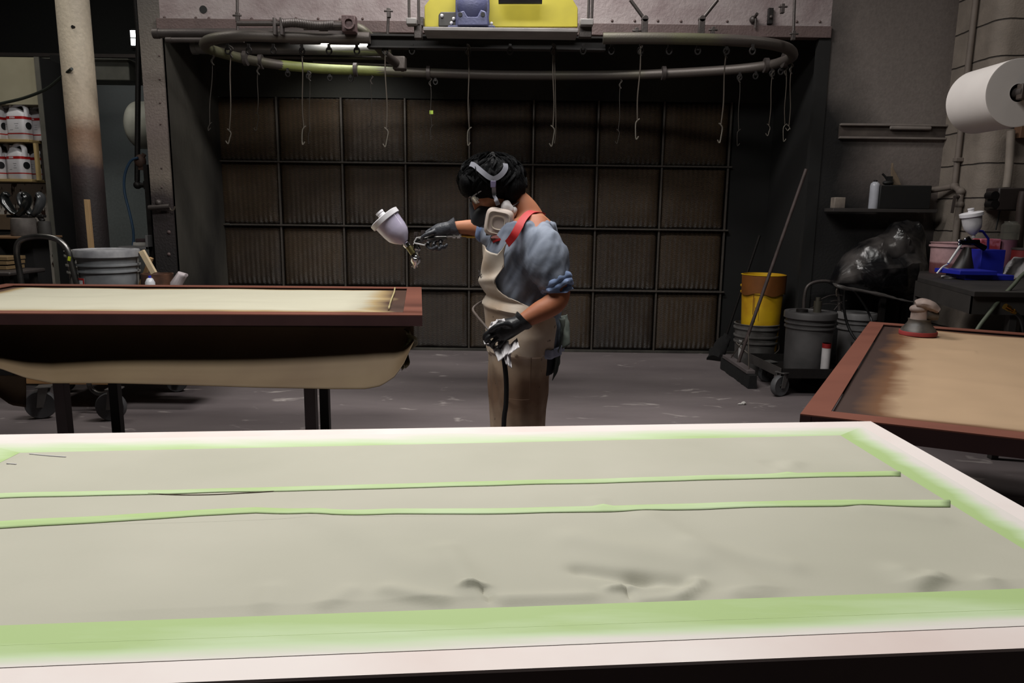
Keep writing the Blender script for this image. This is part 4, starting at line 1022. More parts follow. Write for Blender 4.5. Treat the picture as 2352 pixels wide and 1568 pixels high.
# stacked pails
def px_r(x0, x1, Y): return (P(x1, 700, Y).x-P(x0, 700, Y).x)/2
Yp = 6.35
pz = Z(1735, 862, 0); Yp = pz.y+.15
c = P(1738, 745, Yp); r = px_r(1689, 1787, Yp); h = P(1738, 742, Yp).z
t = thing('grey_bucket', 'grimy grey bucket on the floor holding the yellow bucket', 'bucket', (c.x, Yp, 0))
dp = mat('pail_dirty', (92, 90, 88), .6, rgb2=(60, 56, 54), scale=6)
pail_shape(t, (c.x, Yp, 0), r, h, dp, .86)
q = B(); q.tube([V((c.x-r*1.0, Yp-r*.3, h*.62)), V((c.x-r*.5, Yp-r*1.08, h*.42)), V((c.x+r*.1, Yp-r*1.1, h*.38)), V((c.x+r*.8, Yp-r*.8, h*.5)), V((c.x+r*1.02, Yp-r*.2, h*.62))], .004, 6).to('wire_handle', wirem, t)
q = B(); q.grid(lambda u, v: V((c.x+math.sin(-1.2+.18*u)*(r*.95), Yp-math.cos(-1.2+.18*u)*(r*.95), h*(.2+.5*v))), 4, 1).to('label_strip', mat('label_white', (170, 168, 166), .6), t)
yb = mat('pail_yellow', (206, 166, 22), .5, rgb2=(176, 128, 20), scale=4, lo=.4, hi=.65)
zt = P(1748, 630, Yp).z; r2 = px_r(1702, 1797, Yp)
t = thing('yellow_bucket', 'yellow bucket with brown paint runs nested in the grey bucket', 'bucket', (c.x+.03, Yp, h*.45))
pail_shape(t, (c.x+.03, Yp, h*.45), r2, zt-h*.45, yb, .82, ribs=(.76, .84))
q = B()
ybr = mat('brown_paint', (112, 66, 24), .5)
H2 = zt-h*.45
for k, (an, z0_, z1_, w_) in enumerate(((-.75, .5, .8, .03), (-.68, .45, .72, .02), (-.45, .42, .66, .015), (-.62, .4, .6, .012))):
    B().grid(lambda u, v: V((c.x+.03+math.sin(an+w_*u)*(r2*(.825+.18*(z0_+(z1_-z0_)*v))+.002), Yp-math.cos(an+w_*u)*(r2*(.825+.18*(z0_+(z1_-z0_)*v))+.002), h*.45+H2*(z0_+(z1_-z0_)*v))), 2, 4).to('paint_run', ybr, t)
q = B(); q.grid(lambda u, v: V((c.x+.03+math.sin(-1.5+3*u)*(r2*(.978+.022*v)+.012), Yp-math.cos(-1.5+3*u)*(r2*(.978+.022*v)+.012), h*.45+H2*(.76+.235*v-.02*math.sin(u*14)*(1-v)))), 30, 3).to('paint_smear', ybr, t)

# steel dolly with casters carrying a pump bucket
Yd0 = 5.75
w0 = Z(1789, 909, 0); w1 = Z(1768, 882, 0)
t = thing('steel_dolly', 'angle steel dolly on casters carrying grey buckets at the right', 'dolly', (w0.x+.6, w0.y+.3, 0))
zd = P(1795, 845, w0.y).z
caster(t, w0.x+.0, w0.y, .165, .5); caster(t, w1.x+.0, w1.y+.1, .15, .4)
a = P(1793, 845, w0.y); bq = P(1769, 820, w0.y+.55)
x0, x1, y0, y1 = a.x, a.x+.9, w0.y-.02, w0.y+.6
caster(t, x1-.08, y0+.08, .165, .3); caster(t, x1-.08, y1-.08, .15, .3)
q = B(); q.prism([(x0, y0, zd), (x1, y0, zd), (x1, y0, zd-.075), (x0, y0, zd-.075)], (0, .006, 0)); q.to('front_angle', dsteel, t)
B().prism([(x0, y0, zd), (x0-.06, y1, zd), (x0-.06, y1, zd-.075), (x0, y0, zd-.075)], (.006, 0, 0)).to('side_angle', mat('angle_grey', (76, 72, 70), .6, .2), t)
B().bb((x0-.05, y1-.006, zd-.075), (x1, y1, zd)).to('rear_angle', dsteel, t)
B().bb((x0, y0+.006, zd-.075), (x1, y1-.006, zd-.065)).to('floor_plate', dsteel, t)
Yb = w0.y+.25
zbp = zd-.064
c = P(1862, 720, Yb); r = px_r(1812, 1918, Yb); h = c.z-zbp
t = thing('pump_bucket', 'dark grey bucket with flat lid and pump fittings on the steel dolly', 'bucket', (c.x, Yb, zbp))
dp2 = mat('pail_charcoal', (84, 82, 82), .55, rgb2=(60, 58, 58), scale=5)
pail_shape(t, (c.x, Yb, zbp), r, h, dp2, .93, lid=mat('lid_charcoal', (78, 76, 76), .55), ribs=(.76, .84))
top = zbp+h
B().cyl((c.x-.07, Yb, top+.01), (c.x-.07, Yb, top+.035), .045, n=20).to('bung', dsteel, t)
B().cyl((c.x+.05, Yb, top+.01), (c.x+.05, Yb, top+.1), .03, n=16).cyl((c.x+.05, Yb, top+.1), (c.x+.05, Yb, top+.13), .018, n=12).to('pump_stem', mat('pump_metal', (84, 80, 70), .5, .4), t)
c_pb = c
q = P(1893, 815, Yb-.19)
t = thing('caulk_tube', 'white cylinder with red top and bottom bands standing on the dolly', 'cylinder', (q.x, Yb-r-.035, zbp))
hz = P(1893, 787, Yb-.2).z-zbp
B().cyl((q.x, Yb-r-.037, zbp), (q.x, Yb-r-.037, zbp+hz), .032, n=28).to('tube', mat('tube_white', (190, 186, 186), .5), t)
for z_ in (0, hz-.035):
    B().cyl((q.x, Yb-r-.037, zbp+z_-.0005), (q.x, Yb-r-.037, zbp+z_+.035), .0328, n=28).to('band', mat('tube_red', (140, 24, 26), .5), t)
Yr = Yb+.2
c = P(1958, 722, Yr); r = px_r(1922, 2000, Yr)
t = thing('grey_bucket', 'lighter grey bucket half hidden behind the right panel', 'bucket', (c.x+.04, Yr, zbp))
pail_shape(t, (c.x+.04, Yr, zbp), r, c.z-zbp, mat('pail_mid', (118, 116, 116), .5), .92, lid=mat('lid_light', (132, 130, 130), .5), ribs=(.72, .84))
# tube arch handle behind
t = thing('hand_truck', 'dark tubular hand truck handle behind the pump bucket', 'hand truck', (P(1875, 700, 6.05).x, 6.08, 0))
ar = [P(1842, 860, 6.05), P(1846, 720, 6.05), P(1848, 680, 6.05), P(1856, 656, 6.05), P(1880, 646, 6.05), P(1910, 648, 6.05), P(1925, 665, 6.05), P(1928, 720, 6.05), P(1928, 860, 6.05)]
ar[0].z = ar[-1].z = .03
B().tube(ar, .014, 10).to('handle', steel, t)
B().bb((ar[0].x, 6.0, .0), (ar[-1].x, 6.06, .03)).to('nose_plate', dsteel, t)
# hoses and twigs of wire above the buckets
hs = mat('hose_black', (20, 20, 20), .45)
B().tube([P(1940, 665, Yb), P(1938, 700, Yb), P(1945, 740, Yb), P(1962, 775, Yb-.05), P(1990, 800, Yb-.1)], .011, 8).to('black_hose', hs, label='black hose dropping from the plastic cover to the grey bucket', cat='hose')
B().tube([P(1962, 668, Yb), P(1985, 700, Yb), P(2000, 730, Yb), P(2005, 760, Yb-.1)], .009, 8).to('black_hose', hs, label='thin black hose right of the thicker hose under the cover', cat='hose')
B().tube([P(1922, 680, Yb-.02), P(1921, 668, Yb-.02), P(1926, 660, Yb-.02), P(1936, 658, Yb)], .006, 6).to('wire_loop', wirem, label='pale wire loop just below the edge of the plastic cover', cat='wire')
for k, (xa_, ya_, xb_, yb_) in enumerate(((1880, 690, 1935, 678), (1860, 708, 1930, 700), (1908, 692, 1938, 700), (1916, 712, 1945, 690))):
    B().tube([P(xa_, ya_, Yb), P((xa_+xb_)/2, (ya_+yb_)/2-6, Yb), P(xb_, yb_, Yb)], .004, 6).to('loose_wire', steel, label=('upper', 'lower left', 'short middle', 'short rising')[k]+' loose wire lying over the buckets on the dolly', cat='wire', group='loose wires over the dolly')

# black plastic covered machine
Ym = 5.98
mm = bpy.data.materials.new('black_plastic_sheet'); mm.use_nodes = True
N, L = mm.node_tree.nodes, mm.node_tree.links; b = N['Principled BSDF']; b.inputs['Base Color'].default_value = lin((26, 26, 28)); b.inputs['Roughness'].default_value = .28
tc = N.new('ShaderNodeTexCoord'); no = N.new('ShaderNodeTexNoise'); no.inputs['Scale'].default_value = 4.5; no.inputs['Detail'].default_value = 2.5; no.inputs['Distortion'].default_value = 1.5
L.new(tc.outputs['Object'], no.inputs[0])
cr = N.new('ShaderNodeValToRGB'); e = cr.color_ramp.elements; e[0].position = .48; e[0].color = lin((16, 16, 18)); e[1].position = .66; e[1].color = lin((78, 74, 72)); 
n2 = N.new('ShaderNodeTexNoise'); n2.inputs['Scale'].default_value = 3; n2.inputs['Detail'].default_value = 3; L.new(tc.outputs['Object'], n2.inputs[0]); L.new(n2.outputs['Fac'], cr.inputs[0]); L.new(cr.outputs[0], b.inputs['Base Color'])
bp = N.new('ShaderNodeBump'); bp.inputs['Strength'].default_value = .6; bp.inputs['Distance'].default_value = .03; L.new(no.outputs['Fac'], bp.inputs['Height']); L.new(bp.outputs[0], b.inputs['Normal'])
q = B()
ml = [(1914, 655), (1918, 640), (1918, 622), (1928, 604), (1945, 585), (1965, 566), (1990, 550), (2015, 544), (2032, 536), (2048, 518), (2060, 510), (2090, 507), (2108, 516), (2112, 540)]
rg = []
tab_t = [(1912, 648), (1920, 615), (1945, 583), (1975, 558), (2010, 545), (2035, 535), (2052, 512), (2080, 507), (2105, 510), (2118, 530)]
tab_b = [(1912, 656), (1930, 662), (1960, 668), (2010, 676), (2060, 690), (2118, 700)]
nx = 60
rings_ = []
for k in range(nx+1):
    x = 1912+206*k/nx; yt, yb_ = lerp(tab_t, x)[0], lerp(tab_b, x)[0]
    wd = .26*math.sin(PI*min(1, max(.02, (k+1)/(nx+2))))**.5
    rgk = []
    for j in range(36):
        an = 2*PI*j/36
        vy = math.cos(an); vx = math.sin(an)
        y = (yt+yb_)/2 - (yb_-yt)/2*math.copysign(abs(vy)**.8, vy)
        p_ = P(x, y, Ym); p_.y += wd*vx*(1.15 if vy < 0 else .75)
        rgk.append(p_)
    rings_.append(rgk)
q.rings(rings_)
for v in q.bm.verts:
    p_ = v.co*1.0
    r_ = 1-abs(noise.noise(V((p_.x*6+p_.z*3, p_.y*4, p_.z*3))))*2
    v.co += V((0, -1, .2))*(.035*max(0, r_)**2) + V((0, 0, 1))*.012*noise.noise(p_*14)
t0 = P(2010, 690, Ym)
t = thing('covered_machine', 'machine wrapped in crinkled black plastic sheet at the right', 'machine', (t0.x, Ym, 0))
q.to('plastic_cover', mm, t)
hem = B(); hem.tube([P(1913, 650, Ym-.1)]+[P(x, lerp(tab_b, x)[0]-3, Ym-.24) for x in (1925, 1950, 1990, 2030, 2070, 2105)], [.006, .014, .014, .012, .014, .01, .006], 8).noise(.006, 20).to('bunched_hem', mat('dusty_plastic', (84, 80, 78), .5), t)
zm = P(2010, 668, Ym).z
for dx in (.0, .3):
    for dy in (-.12, .12): B().bb((t0.x+dx-.02, Ym+dy-.02, 0), (t0.x+dx+.02, Ym+dy+.02, zm)).to('leg', dsteel, t)
B().bb((t0.x-.02, Ym-.14, .35), (t0.x+.29, Ym+.14, .4)).to('lower_shelf', dsteel, t)

# wall shelf with black box, bottle etc.
YW = YF-.02
a, c = P(1912, 479, YW-.16), P(2150, 489, YW-.16)
B().bb((a.x, YW-.18, c.z), (c.x, YW, P(1912, 478, YW-.16).z)).to('wall_shelf', mat('shelf_dark', (52, 48, 46), .7), label='dark narrow shelf on the wall at the right', cat='shelf', bevel=.003)
zs = P(1912, 478, YW-.16).z
p = P(2005, 478, YW-.1); hh = P(2005, 414, YW-.1).z-zs
t = thing('spray_bottle', 'white aerosol can with dark nozzle on the wall shelf', 'spray can', (p.x, YW-.1, zs))
B().lathe([(.001, 0), (.036, 0), (.037, .01), (.037, hh*.8), (.034, hh*.88), (.018, hh*.95), (.001, hh*.95)], (p.x, YW-.1, zs), n=28).to('can', mat('can_grey', (176, 178, 186), .3), t)
B().cyl((p.x, YW-.1, zs+hh*.95), (p.x, YW-.1, zs+hh), .015, n=14).to('nozzle', dsteel, t)
a, c = P(2019, 425, YW-.12), P(2131, 478, YW-.12)
B().bb((a.x, YW-.15, zs), (c.x, YW-.01, a.z)).to('black_box', mat('box_black', (18, 18, 18), .6), label='black rectangular box on the wall shelf beside the aerosol can', cat='box', bevel=.006)
zbx = a.z
a, c = P(1913, 453, YW-.08), P(1936, 478, YW-.08)
B().bb((a.x, YW-.12, zs), (c.x, YW-.04, a.z)).to('pale_block', mat('block_pale', (132, 122, 112), .7, rgb2=(90, 82, 76)), label='small pale block at the left end of the wall shelf', cat='block', bevel=.005)
p = P(2062, 425, YW-.07)
B().prism([P(2050, 425, YW-.07), P(2070, 425, YW-.07), P(2064, 408, YW-.07), P(2053, 388, YW-.07), P(2052, 374, YW-.07), P(2050, 374, YW-.07), P(2048, 390, YW-.07)], (0, .02, 0)).to('wood_wedge', mat('wedge', (122, 106, 88), .7), label='pale pointed wooden piece standing on the black box', cat='wood piece', bevel=.002)
p = P(2040, 418, YW-.09); q = B(); q.ball((p.x, p.y, zbx+.02), (.045, .03, .02), 12).tube([V((p.x, p.y, zbx+.02)), P(2035, 408, YW-.09), P(2027, 399, YW-.09)], .009, 6).box(P(2043, 410, YW-.09), (.04, .03, .035)).to('black_tool', mat('box_black', (18, 18, 18), .6), label='small black tool lying on top of the black box', cat='tool')
# ledge on the wall
a, c = P(1930, 284, YF-.02), P(2170, 319, YF-.02)
t = thing('wall_rail', 'two edged horizontal rail along the wall above the shelf', 'rail', (a.x, YF-.02, c.z))
zz1, zz2 = P(2050, 287, YF-.03).z, P(2050, 317, YF-.03).z
for z_ in (zz1, zz2): B().bb((a.x, YF-.04, z_-.008), (xa-.0, YF, z_+.008)).to('edge', mat('rail_edge', (128, 120, 114), .7), t, bevel=.003)
B().bb((a.x, YF-.012, zz2), (xa, YF, zz1)).to('channel', mat('rail_channel', (62, 54, 50), .8, rgb2=(84, 76, 70)), t)
B().box(P(2092, 288, YF-.035)-V((0, 0, .02)), (.34, .02, .03)).to('paint_flap', mat('rail_edge', (128, 120, 114), .7), t, bevel=.01)

# big paper roll on a bracket
Yr0, Yr1 = 4.35, 4.72
pc = P(2352, 205, Yr0)
rr0 = P(2352, 135, Yr0).z - P(2352, 207, Yr0).z
c0 = V((P(2331, 212, Yr0).x+.02, Yr0, P(2340, 213, Yr0).z)); rr0 = (P(2330, 133, Yr0).z-P(2330, 292, Yr0).z)/2
t = thing('wall_mounted_paper_roll', 'huge roll of white paper mounted high on the block pier', 'paper roll', c0-V((0, 0, rr0)))
q = B(); pr = [(.05, 0)]
for k in range(1, 22): pr.append((.05+(rr0-.05)*k/21, .0015*(k % 2)))
pr += [(rr0, .004), (rr0, Yr1-Yr0), (.05, Yr1-Yr0)]
ax = V((-.03, 1, 0)).normalized()
q.lathe(pr, c0, ax, 64, cap=False).to('roll', mat('roll_white', (206, 200, 196), .7, var=.02), t, auto=30)
B().cyl(c0-ax*.06, c0+ax*.45, .03, n=16).to('core_rod', steel, t)
B().box(c0-ax*.04+V((0.06, 0, 0)), (.17, .05, .085)).to('bracket_plate', mat('bracket_brown', (62, 52, 46), .6), t, bevel=.006)
B().bb((c0.x+.1, Yr0-.07, c0.z-.03), (4.0, Yr0-.02, c0.z+.03)).bb((3.94, Yr0-.07, c0.z-.03), (4.0, YP, c0.z+.03)).to('bracket_arm', mat('bracket_brown', (62, 52, 46), .6), t)
# conduit on the pier with valve
Yx = YP+.28
def pp(x, y, Y=Yx): return P(x, y, Y)
t = thing('painted_pipe', 'painted pipe running down the block pier to a shut off valve', 'pipe', pp(2208, 540))
cm_ = mat('painted_pipe', (118, 108, 100), .7)
pv = pp(2209, 428); pv.x = min(pv.x, xa-.03); B().tube([V((pv.x, Yx, 4.35)), pv], .022, 10, sm=False).to('riser', cm_, t)
pz = lambda y, dy: V((xa-.035, Yx-.02-dy, P(2215, y, Yx).z))
B().tube([P(2132, 438, YF-.05), pv, pz(437, .05), pz(445, .08), pz(478, .08), pz(640, .08)], .024, 10, sm=False).to('branch', cm_, t)
for q_ in (pv, pz(441, .08), pz(470, .08)): B().ball(q_, .033, 12).to('fitting', cm_, t)
q_ = pz(453, .08); B().cyl(q_, q_+V((-.06, -.03, 0)), .014, n=8).box(q_+V((-.065, -.035, -.06)), (.02, .012, .13), Euler((0, .06, 0))).to('valve_lever', mat('valve_dark', (66, 58, 54), .6), t)
B().box(V((pv.x, Yx-.01, pp(2206, 367).z)), (.06, .05, .03)).to('pipe_clip', cm_, t, bevel=.003)
# second conduits at the extreme right
B().tube([P(2322, 300, YP-.05), P(2318, 380, YP-.05), P(2312, 430, YP-.05)], .028, 10).to('fat_conduit', mat('conduit_pale', (140, 130, 120), .7), label='pale vertical conduit dropping into the electrical box', cat='pipe')
a, c = P(2338, 290, YP-.04), P(2356, 318, YP-.04)
B().bb((a.x, YP-.08, c.z), (c.x+.1, YP, a.z)).to('wall_mount_plate', mat('rust_plate', (98, 70, 50), .7), label='small rusty brown plate under the paper roll at the right edge', cat='plate', bevel=.003)
t = thing('electrical_box', 'dark electrical box with two round knobs at the right edge', 'electrical box', P(2320, 485, YP-.1))
a, c = P(2288, 431, YP-.12), P(2346, 484, YP-.12)
eb = mat('elec_dark', (44, 36, 34), .55)
B().bb((a.x, YP-.16, c.z), (c.x, YP, a.z)).to('box', eb, t, bevel=.01)
for y in (449, 469):
    q_ = P(2282, y, YP-.14); B().cyl(q_-V((0, .02, 0)), q_+V((0, .06, 0)), .032, n=20).to('knob', mat('knob_black', (20, 18, 18), .4), t)
a = P(2285, 460, YP-.1); B().box(a, (.03, .1, .12)).to('side_plate', eb, t)
B().tube([P(2296, 484, YP-.06), P(2292, 505, YP-.05), P(2287, 528, YP-.05)], .006, 6).to('cord', black, t)
B().tube([P(2352, 440, YP-.2), P(2346, 470, YP-.2), P(2342, 520, YP-.2), P(2334, 640, YP-.2)], .03, 10).to('brown_pipe', mat('brown_pipe', (60, 48, 44), .6), label='thick dark brown pipe at the right photo edge above the bench', cat='pipe')

# workbench at the right
YK = 4.55; kf = Z(2130, 645, .95)
zk2 = .98
bl = mat('bench_dark', (40, 36, 34), .65, rgb2=(26, 24, 23), scale=6)
bA, bB_, bC, bD = Z(2105, 632, zk2), Z(2480, 640, zk2), Z(2500, 684, zk2), Z(2140, 648, zk2)
t = thing('work_bench', 'dark metal workbench at the right holding the spray gun stand', 'workbench', Z(2300, 660, zk2)-V((0, 0, zk2)))
bx0, by0 = Z(2128, 652, zk2).x, Z(2250, 668, zk2).y
bA, bB_ = Z(2108, 636, zk2), Z(2238, 669, zk2); bx0 = bB_.x-.2; by0 = bB_.y
bench = [bA, bB_, V((bB_.x+1.4, bB_.y-.1, zk2)), V((bB_.x+1.4, YP-.07, zk2)), V((P(2118, 615, YP-.1).x, YP-.07, zk2))]
B().prism(bench, (0, 0, -.03)).to('bench_top', bl, t, bevel=.003, smooth_=False)
ap = mat('bench_apron', (50, 47, 45), .6, .2)
for i in (0, 1):
    a, c = bench[i], bench[i+1]
    B().prism([a+V((.01, .02, -.03)), c+V((.01, .02, -.03)), c+V((.01, .02, -.13)), a+V((.01, .02, -.13))], (0, .02, 0)).to('apron_board', ap, t, smooth_=False)
for q_ in (bench[0]+V((.04, .04, 0)), bench[1]+V((.25, .04, 0)), bench[2]+V((-.05, .04, 0)), bench[3]+V((-.05, -.05, 0)), bench[4]+V((.04, -.05, 0))):
    B().bb((q_.x-.02, q_.y-.02, 0), (q_.x+.02, q_.y+.02, zk2-.03)).to('leg', ap, t)
B().bb((bB_.x+.05, by0+.15, .4), (bx0+1.45, YP-.1, .43)).to('lower_shelf', bl, t)
def on_bench(x, y): return Z(x, y, zk2)
blue = mat('blue_plastic', (28, 36, 150), .45, var=.08)
# blue tray and block: gun stand
g0 = on_bench(2240, 640); YG = g0.y
t = thing('gun_stand', 'blue spray gun stand with tall block, arm and tray on the workbench', 'stand', V((P(2260, 650, YG+.15).x, YG+.15, zk2)))
a, c = P(2199, 640, YG-.12), P(2280, 640, YG-.12)
B().prism([V((a.x, YG-.14, zk2+.035)), V((c.x, YG-.16, zk2+.035)), V((c.x+.02, YG+.12, zk2+.035)), V((a.x-.03, YG+.1, zk2+.035))], (0, 0, .028)).to('tray_lid', blue, t, bevel=.003)
B().bb((a.x+.05, YG-.12, zk2+.001), (c.x+.14, YG+.1, zk2+.035)).to('tray', blue, t, bevel=.003)
a, c = P(2241, 572, YG+.2), P(2288, 632, YG+.2)
B().bb((a.x, YG+.13, zk2+.001), (c.x, YG+.26, a.z)).to('tall_block', blue, t, bevel=.004)
q = B(); q.tube([P(2269, 572, YG+.18), P(2270, 548, YG+.18), P(2257, 531, YG+.18), P(2235, 528, YG+.18)], .008, 8, sm=False).to('arm', blue, t)
def spray_gun_cup(c, ax, r, L_, t, m):
    """gravity cup: c is the neck end, ax points to the lid"""
    B().lathe([(.011, 0), (.013, .02), (.019, L_*.12), (.03, L_*.19), (r*.66, L_*.27), (r*.84, L_*.38), (r*.93, L_*.55), (r, L_*.9)], c, ax, 40).to('cup', m, t)
    B().lathe([(r*1.02, L_*.86), (r*1.14, L_*.87), (r*1.16, L_*1.0), (r*1.02, L_*1.02), (r*.3, L_*1.05), (r*.28, L_*1.12), (r*.1, L_*1.14), (.001, L_*1.14)], c, ax, 40).to('cup_lid', white, t)
    B().lathe([(.02, L_*1.04), (.012, L_*1.06), (.012, L_*1.13), (.02, L_*1.14), (.02, L_*1.19), (.001, L_*1.2)], V(c)+V(ax).orthogonal().normalized()*0, ax, 20).to('lid_knob', white, t)
gY = YG+.08
t = thing('spray_gun', 'chrome spray gun with white cup hanging on the blue stand', 'spray gun', P(2215, 600, gY))
n0 = P(2236, 545, gY); axg = (P(2231, 490, gY)-n0).normalized()
spray_gun_cup(n0, axg, .062, .165, t, mat('cup_white', (206, 204, 206), .4))
bk = mat('gun_black', (40, 40, 42), .25, .9)
B().cyl(P(2205, 556, gY), P(2248, 556, gY), .018, n=16).cyl(P(2222, 545, gY), P(2232, 560, gY), .014, n=12).cyl(P(2236, 556, gY), P(2262, 570, gY), .016, .02, 14).to('gun_body', bk, t)
for q_, r_ in (((2203, 553), .012), ((2203, 561), .011), ((2217, 549), .01)): B().ball(P(*q_, gY-.01), r_, 12).to('knob', chrome, t)
bch = mat('bright_chrome', (240, 240, 240), .3, .55, var=.02)
B().cyl(P(2207, 562, gY-.01), P(2178, 605, gY-.05), .0085, n=12).to('handle', bch, t)
B().tube([P(2176, 607, gY-.05), P(2165, 613, gY-.05), P(2152, 628, gY-.05)], .006, 8).cyl(P(2165, 613, gY-.05), P(2178, 618, gY-.05), .006, n=8).to('air_fitting', bch, t)
B().loft([P(2222, 568, gY+.02), P(2218, 585, gY+.02), P(2212, 615, gY+.03), P(2205, 636, gY+.02)], [(.02, .03), (.03, .05), (.07, .06), (.09, .06)], 16).to('black_shroud', mat('shroud_dark', (36, 30, 28), .5), label='dark cone shaped cloth bag behind the chrome handle on the bench', cat='bag')
# pink bucket behind
pY = YP-.28; a = P(2188, 557, pY); rb_ = (P(2235, 600, pY).x-P(2148, 600, pY).x)/2
t = thing('pink_bucket', 'pink stained white bucket on the bench behind the spray gun', 'bucket', (a.x, pY, zk2))
pk = mat('bucket_pink', (168, 132, 132), .5, rgb2=(112, 66, 70), scale=4, lo=.45, hi=.52)
zramp(pk, 2, [(0, (98, 58, 60)), (.07, (110, 66, 68)), (.085, (168, 132, 134)), (.3, (176, 144, 146))], .01, 6)
pail_shape(t, (a.x+.0, pY, zk2), rb_, a.z-zk2, pk, .93, ribs=(.86,))
pq = mat('pink_box', (190, 110, 130), .6, rgb2=(150, 50, 60), scale=18, lo=.45, hi=.55)
a, c = P(2247, 548, pY-.02), P(2290, 580, pY-.02)
B().bb((a.x, pY-.05, zk2), (c.x, pY+.05, a.z)).to('pink_box', pq, label='small pink and red printed box behind the blue block', cat='box', bevel=.004)
a, c = P(2292, 550, pY), P(2330, 580, pY); r_ = (c.x-a.x)/2
t = thing('purple_tub', 'dull purple tub beside the pink box at the back of the bench', 'tub', ((a.x+c.x)/2, pY, zk2))
B().lathe([(.001, 0), (r_*.9, 0), (r_, a.z-zk2), (r_*.95, a.z-zk2), (r_*.86, .01), (.001, .01)], ((a.x+c.x)/2, pY, zk2), n=32).to('tub', mat('tub_purple', (112, 72, 88), .5), t)
zt_ = a.z
a, c = P(2305, 508, pY), P(2336, 550, pY); r_ = (c.x-a.x)/2
t = thing('glass_jar', 'empty glass jar with wide mouth in front of the block wall', 'jar', ((a.x+c.x)/2, pY-.0, zt_))
gl = mat('jar_glass', (200, 200, 190), .08, trans=.9, alpha=.6, var=.02)
B().lathe([(.001, .004), (r_, .004), (r_, (a.z-zt_)*.8), (r_*.7, (a.z-zt_)*.92), (r_*.75, a.z-zt_)], ((a.x+c.x)/2, pY, zt_), n=32, cap=False).to('glass', gl, t, thick=.004)
B().cyl(((a.x+c.x)/2, pY, zt_), ((a.x+c.x)/2, pY, zt_+.004), r_*1.0, n=32).to('base', gl, t)
# crumpled white papers, red tin, small items
def crumple(x0, x1, y0, y1, Y, lab, fn, m, amp=.03, seed=0):
    q = B(); q.grid(lambda u, v: P(x0+(x1-x0)*u, fn(u, v), Y+amp*math.sin(u*7+v*5+seed)*1.0), 24, 14).noise(amp*.5, 12, seed=seed)
    for v in q.bm.verts: v.co.z = max(v.co.z, zk2+.003)
    return q.to('crumpled_paper', m, label=lab, cat='paper', thick=.0015)
wp = mat('crumple_white', (176, 172, 172), .8, var=.04)
crumple(2290, 2352, 590, 655, YG+.15, 'crumpled white paper towel curling beside the blue block', lambda u, v: lerp([(0, 630, 655), (.25, 618, 642), (.55, 592, 612), (1, 590, 622)], u)[0]*(1-v)+lerp([(0, 636, 642), (.25, 640, 642), (.55, 625, 642), (1, 632, 642)], u)[1]*v, wp)
crumple(2162, 2199, 630, 645, YG-.02, 'flat white paper scrap at the left of the blue tray', lambda u, v: 632+11*v+3*u, wp, .008, 3)
crumple(2296, 2345, 640, 656, YG-.05, 'dirty paper scrap lying near the front edge of the bench', lambda u, v: 641+12*v-5*u, mat('paper_dirty', (150, 140, 132), .8), .008, 5)
a, c = P(2328, 573, pY-.15), P(2372, 590, pY-.15)
t = thing('red_tin', 'red tin with steel lid at the right edge of the bench', 'tin', ((a.x+c.x)/2, pY-.15, zk2)); r_ = (c.x-a.x)/2
B().cyl(((a.x+c.x)/2, pY-.15, zk2), ((a.x+c.x)/2, pY-.15, a.z), r_, n=32).to('can', mat('tin_red', (110, 28, 28), .5), t)
B().cyl(((a.x+c.x)/2, pY-.15, a.z), ((a.x+c.x)/2, pY-.15, a.z+.012), r_*1.05, n=32).to('lid', steel, t)
# green hose and brass coupler
YA = 4.1
hg = mat('hose_green', (72, 78, 64), .55)
B().tube([P(2420, 575, 4.4), P(2352, 628, 4.2), P(2330, 652, 4.14), P(2300, 684, 4.08), P(2270, 722, 4.02), P(2245, 756, 3.98), P(2225, 800, 3.95), P(2215, 900, 3.95)], .011, 12).to('green_hose', hg, label='thin green grey hose crossing in front of the workbench', cat='hose')
t = thing('air_hose', 'black air hose with brass coupler hanging at the right edge', 'hose', P(2325, 715, 3.9))
B().cyl(P(2308, 703, 3.9), P(2318, 709, 3.9), .017, n=12).cyl(P(2318, 709, 3.9), P(2326, 714, 3.9), .012, n=12).cyl(P(2326, 714, 3.9), P(2333, 719, 3.9), .015, .01, n=12).to('coupler', brass, t)
B().tube([P(2332, 718, 3.9), P(2345, 732, 3.9), P(2352, 760, 3.9), P(2356, 800, 3.95)], .011, 8).to('hose', hs, t)
# debris on the floor
for i, (x, y) in enumerate(((1708, 929),)):
    p = Z(x, y, 0); q = B(); q.ball((p.x, p.y, .012), (.022, .015, .012), 8).ball((p.x-.03, p.y-.005, .006), (.018, .01, .006), 8).noise(.006, 40).to('paper_scrap', mat('scrap_w', (190, 186, 182), .7), label='tiny white paper scrap on the floor below the push broom', cat='scrap')
# ================================================================== THE PAINTER
DP = 3.05
def Q(x, y, dy=0.0): return P(x, y, DP+dy)
SP = DP/1680
pt = thing('person', 'painter in respirator, blue shirt and stained apron spraying with a gun', 'person', (Q(1200, 700).x, DP, 0))
def remesh(o, vox, sm=4, fac=.5):
    md = o.modifiers.new('remesh', 'REMESH'); md.mode = 'VOXEL'; md.voxel_size = vox; md.use_smooth_shade = True
    if sm:
        m2 = o.modifiers.new('smooth', 'SMOOTH'); m2.iterations = sm; m2.factor = fac
    return o
skin = mat('skin', (176, 114, 80), .62, rgb2=(158, 92, 62), scale=5)
skin.node_tree.nodes['Principled BSDF'].inputs['Subsurface Weight'].default_value = .05
TT = [(484, 1222, 22, .07), (496, 1220, 40, .14), (508, 1214, 60, .19), (530, 1206, 74, .2), (565, 1200, 82, .195), (600, 1196, 85, .185), (650, 1200, 83, .175), (700, 1207, 81, .17), (760, 1208, 81, .18), (803, 1206, 81, .185)]
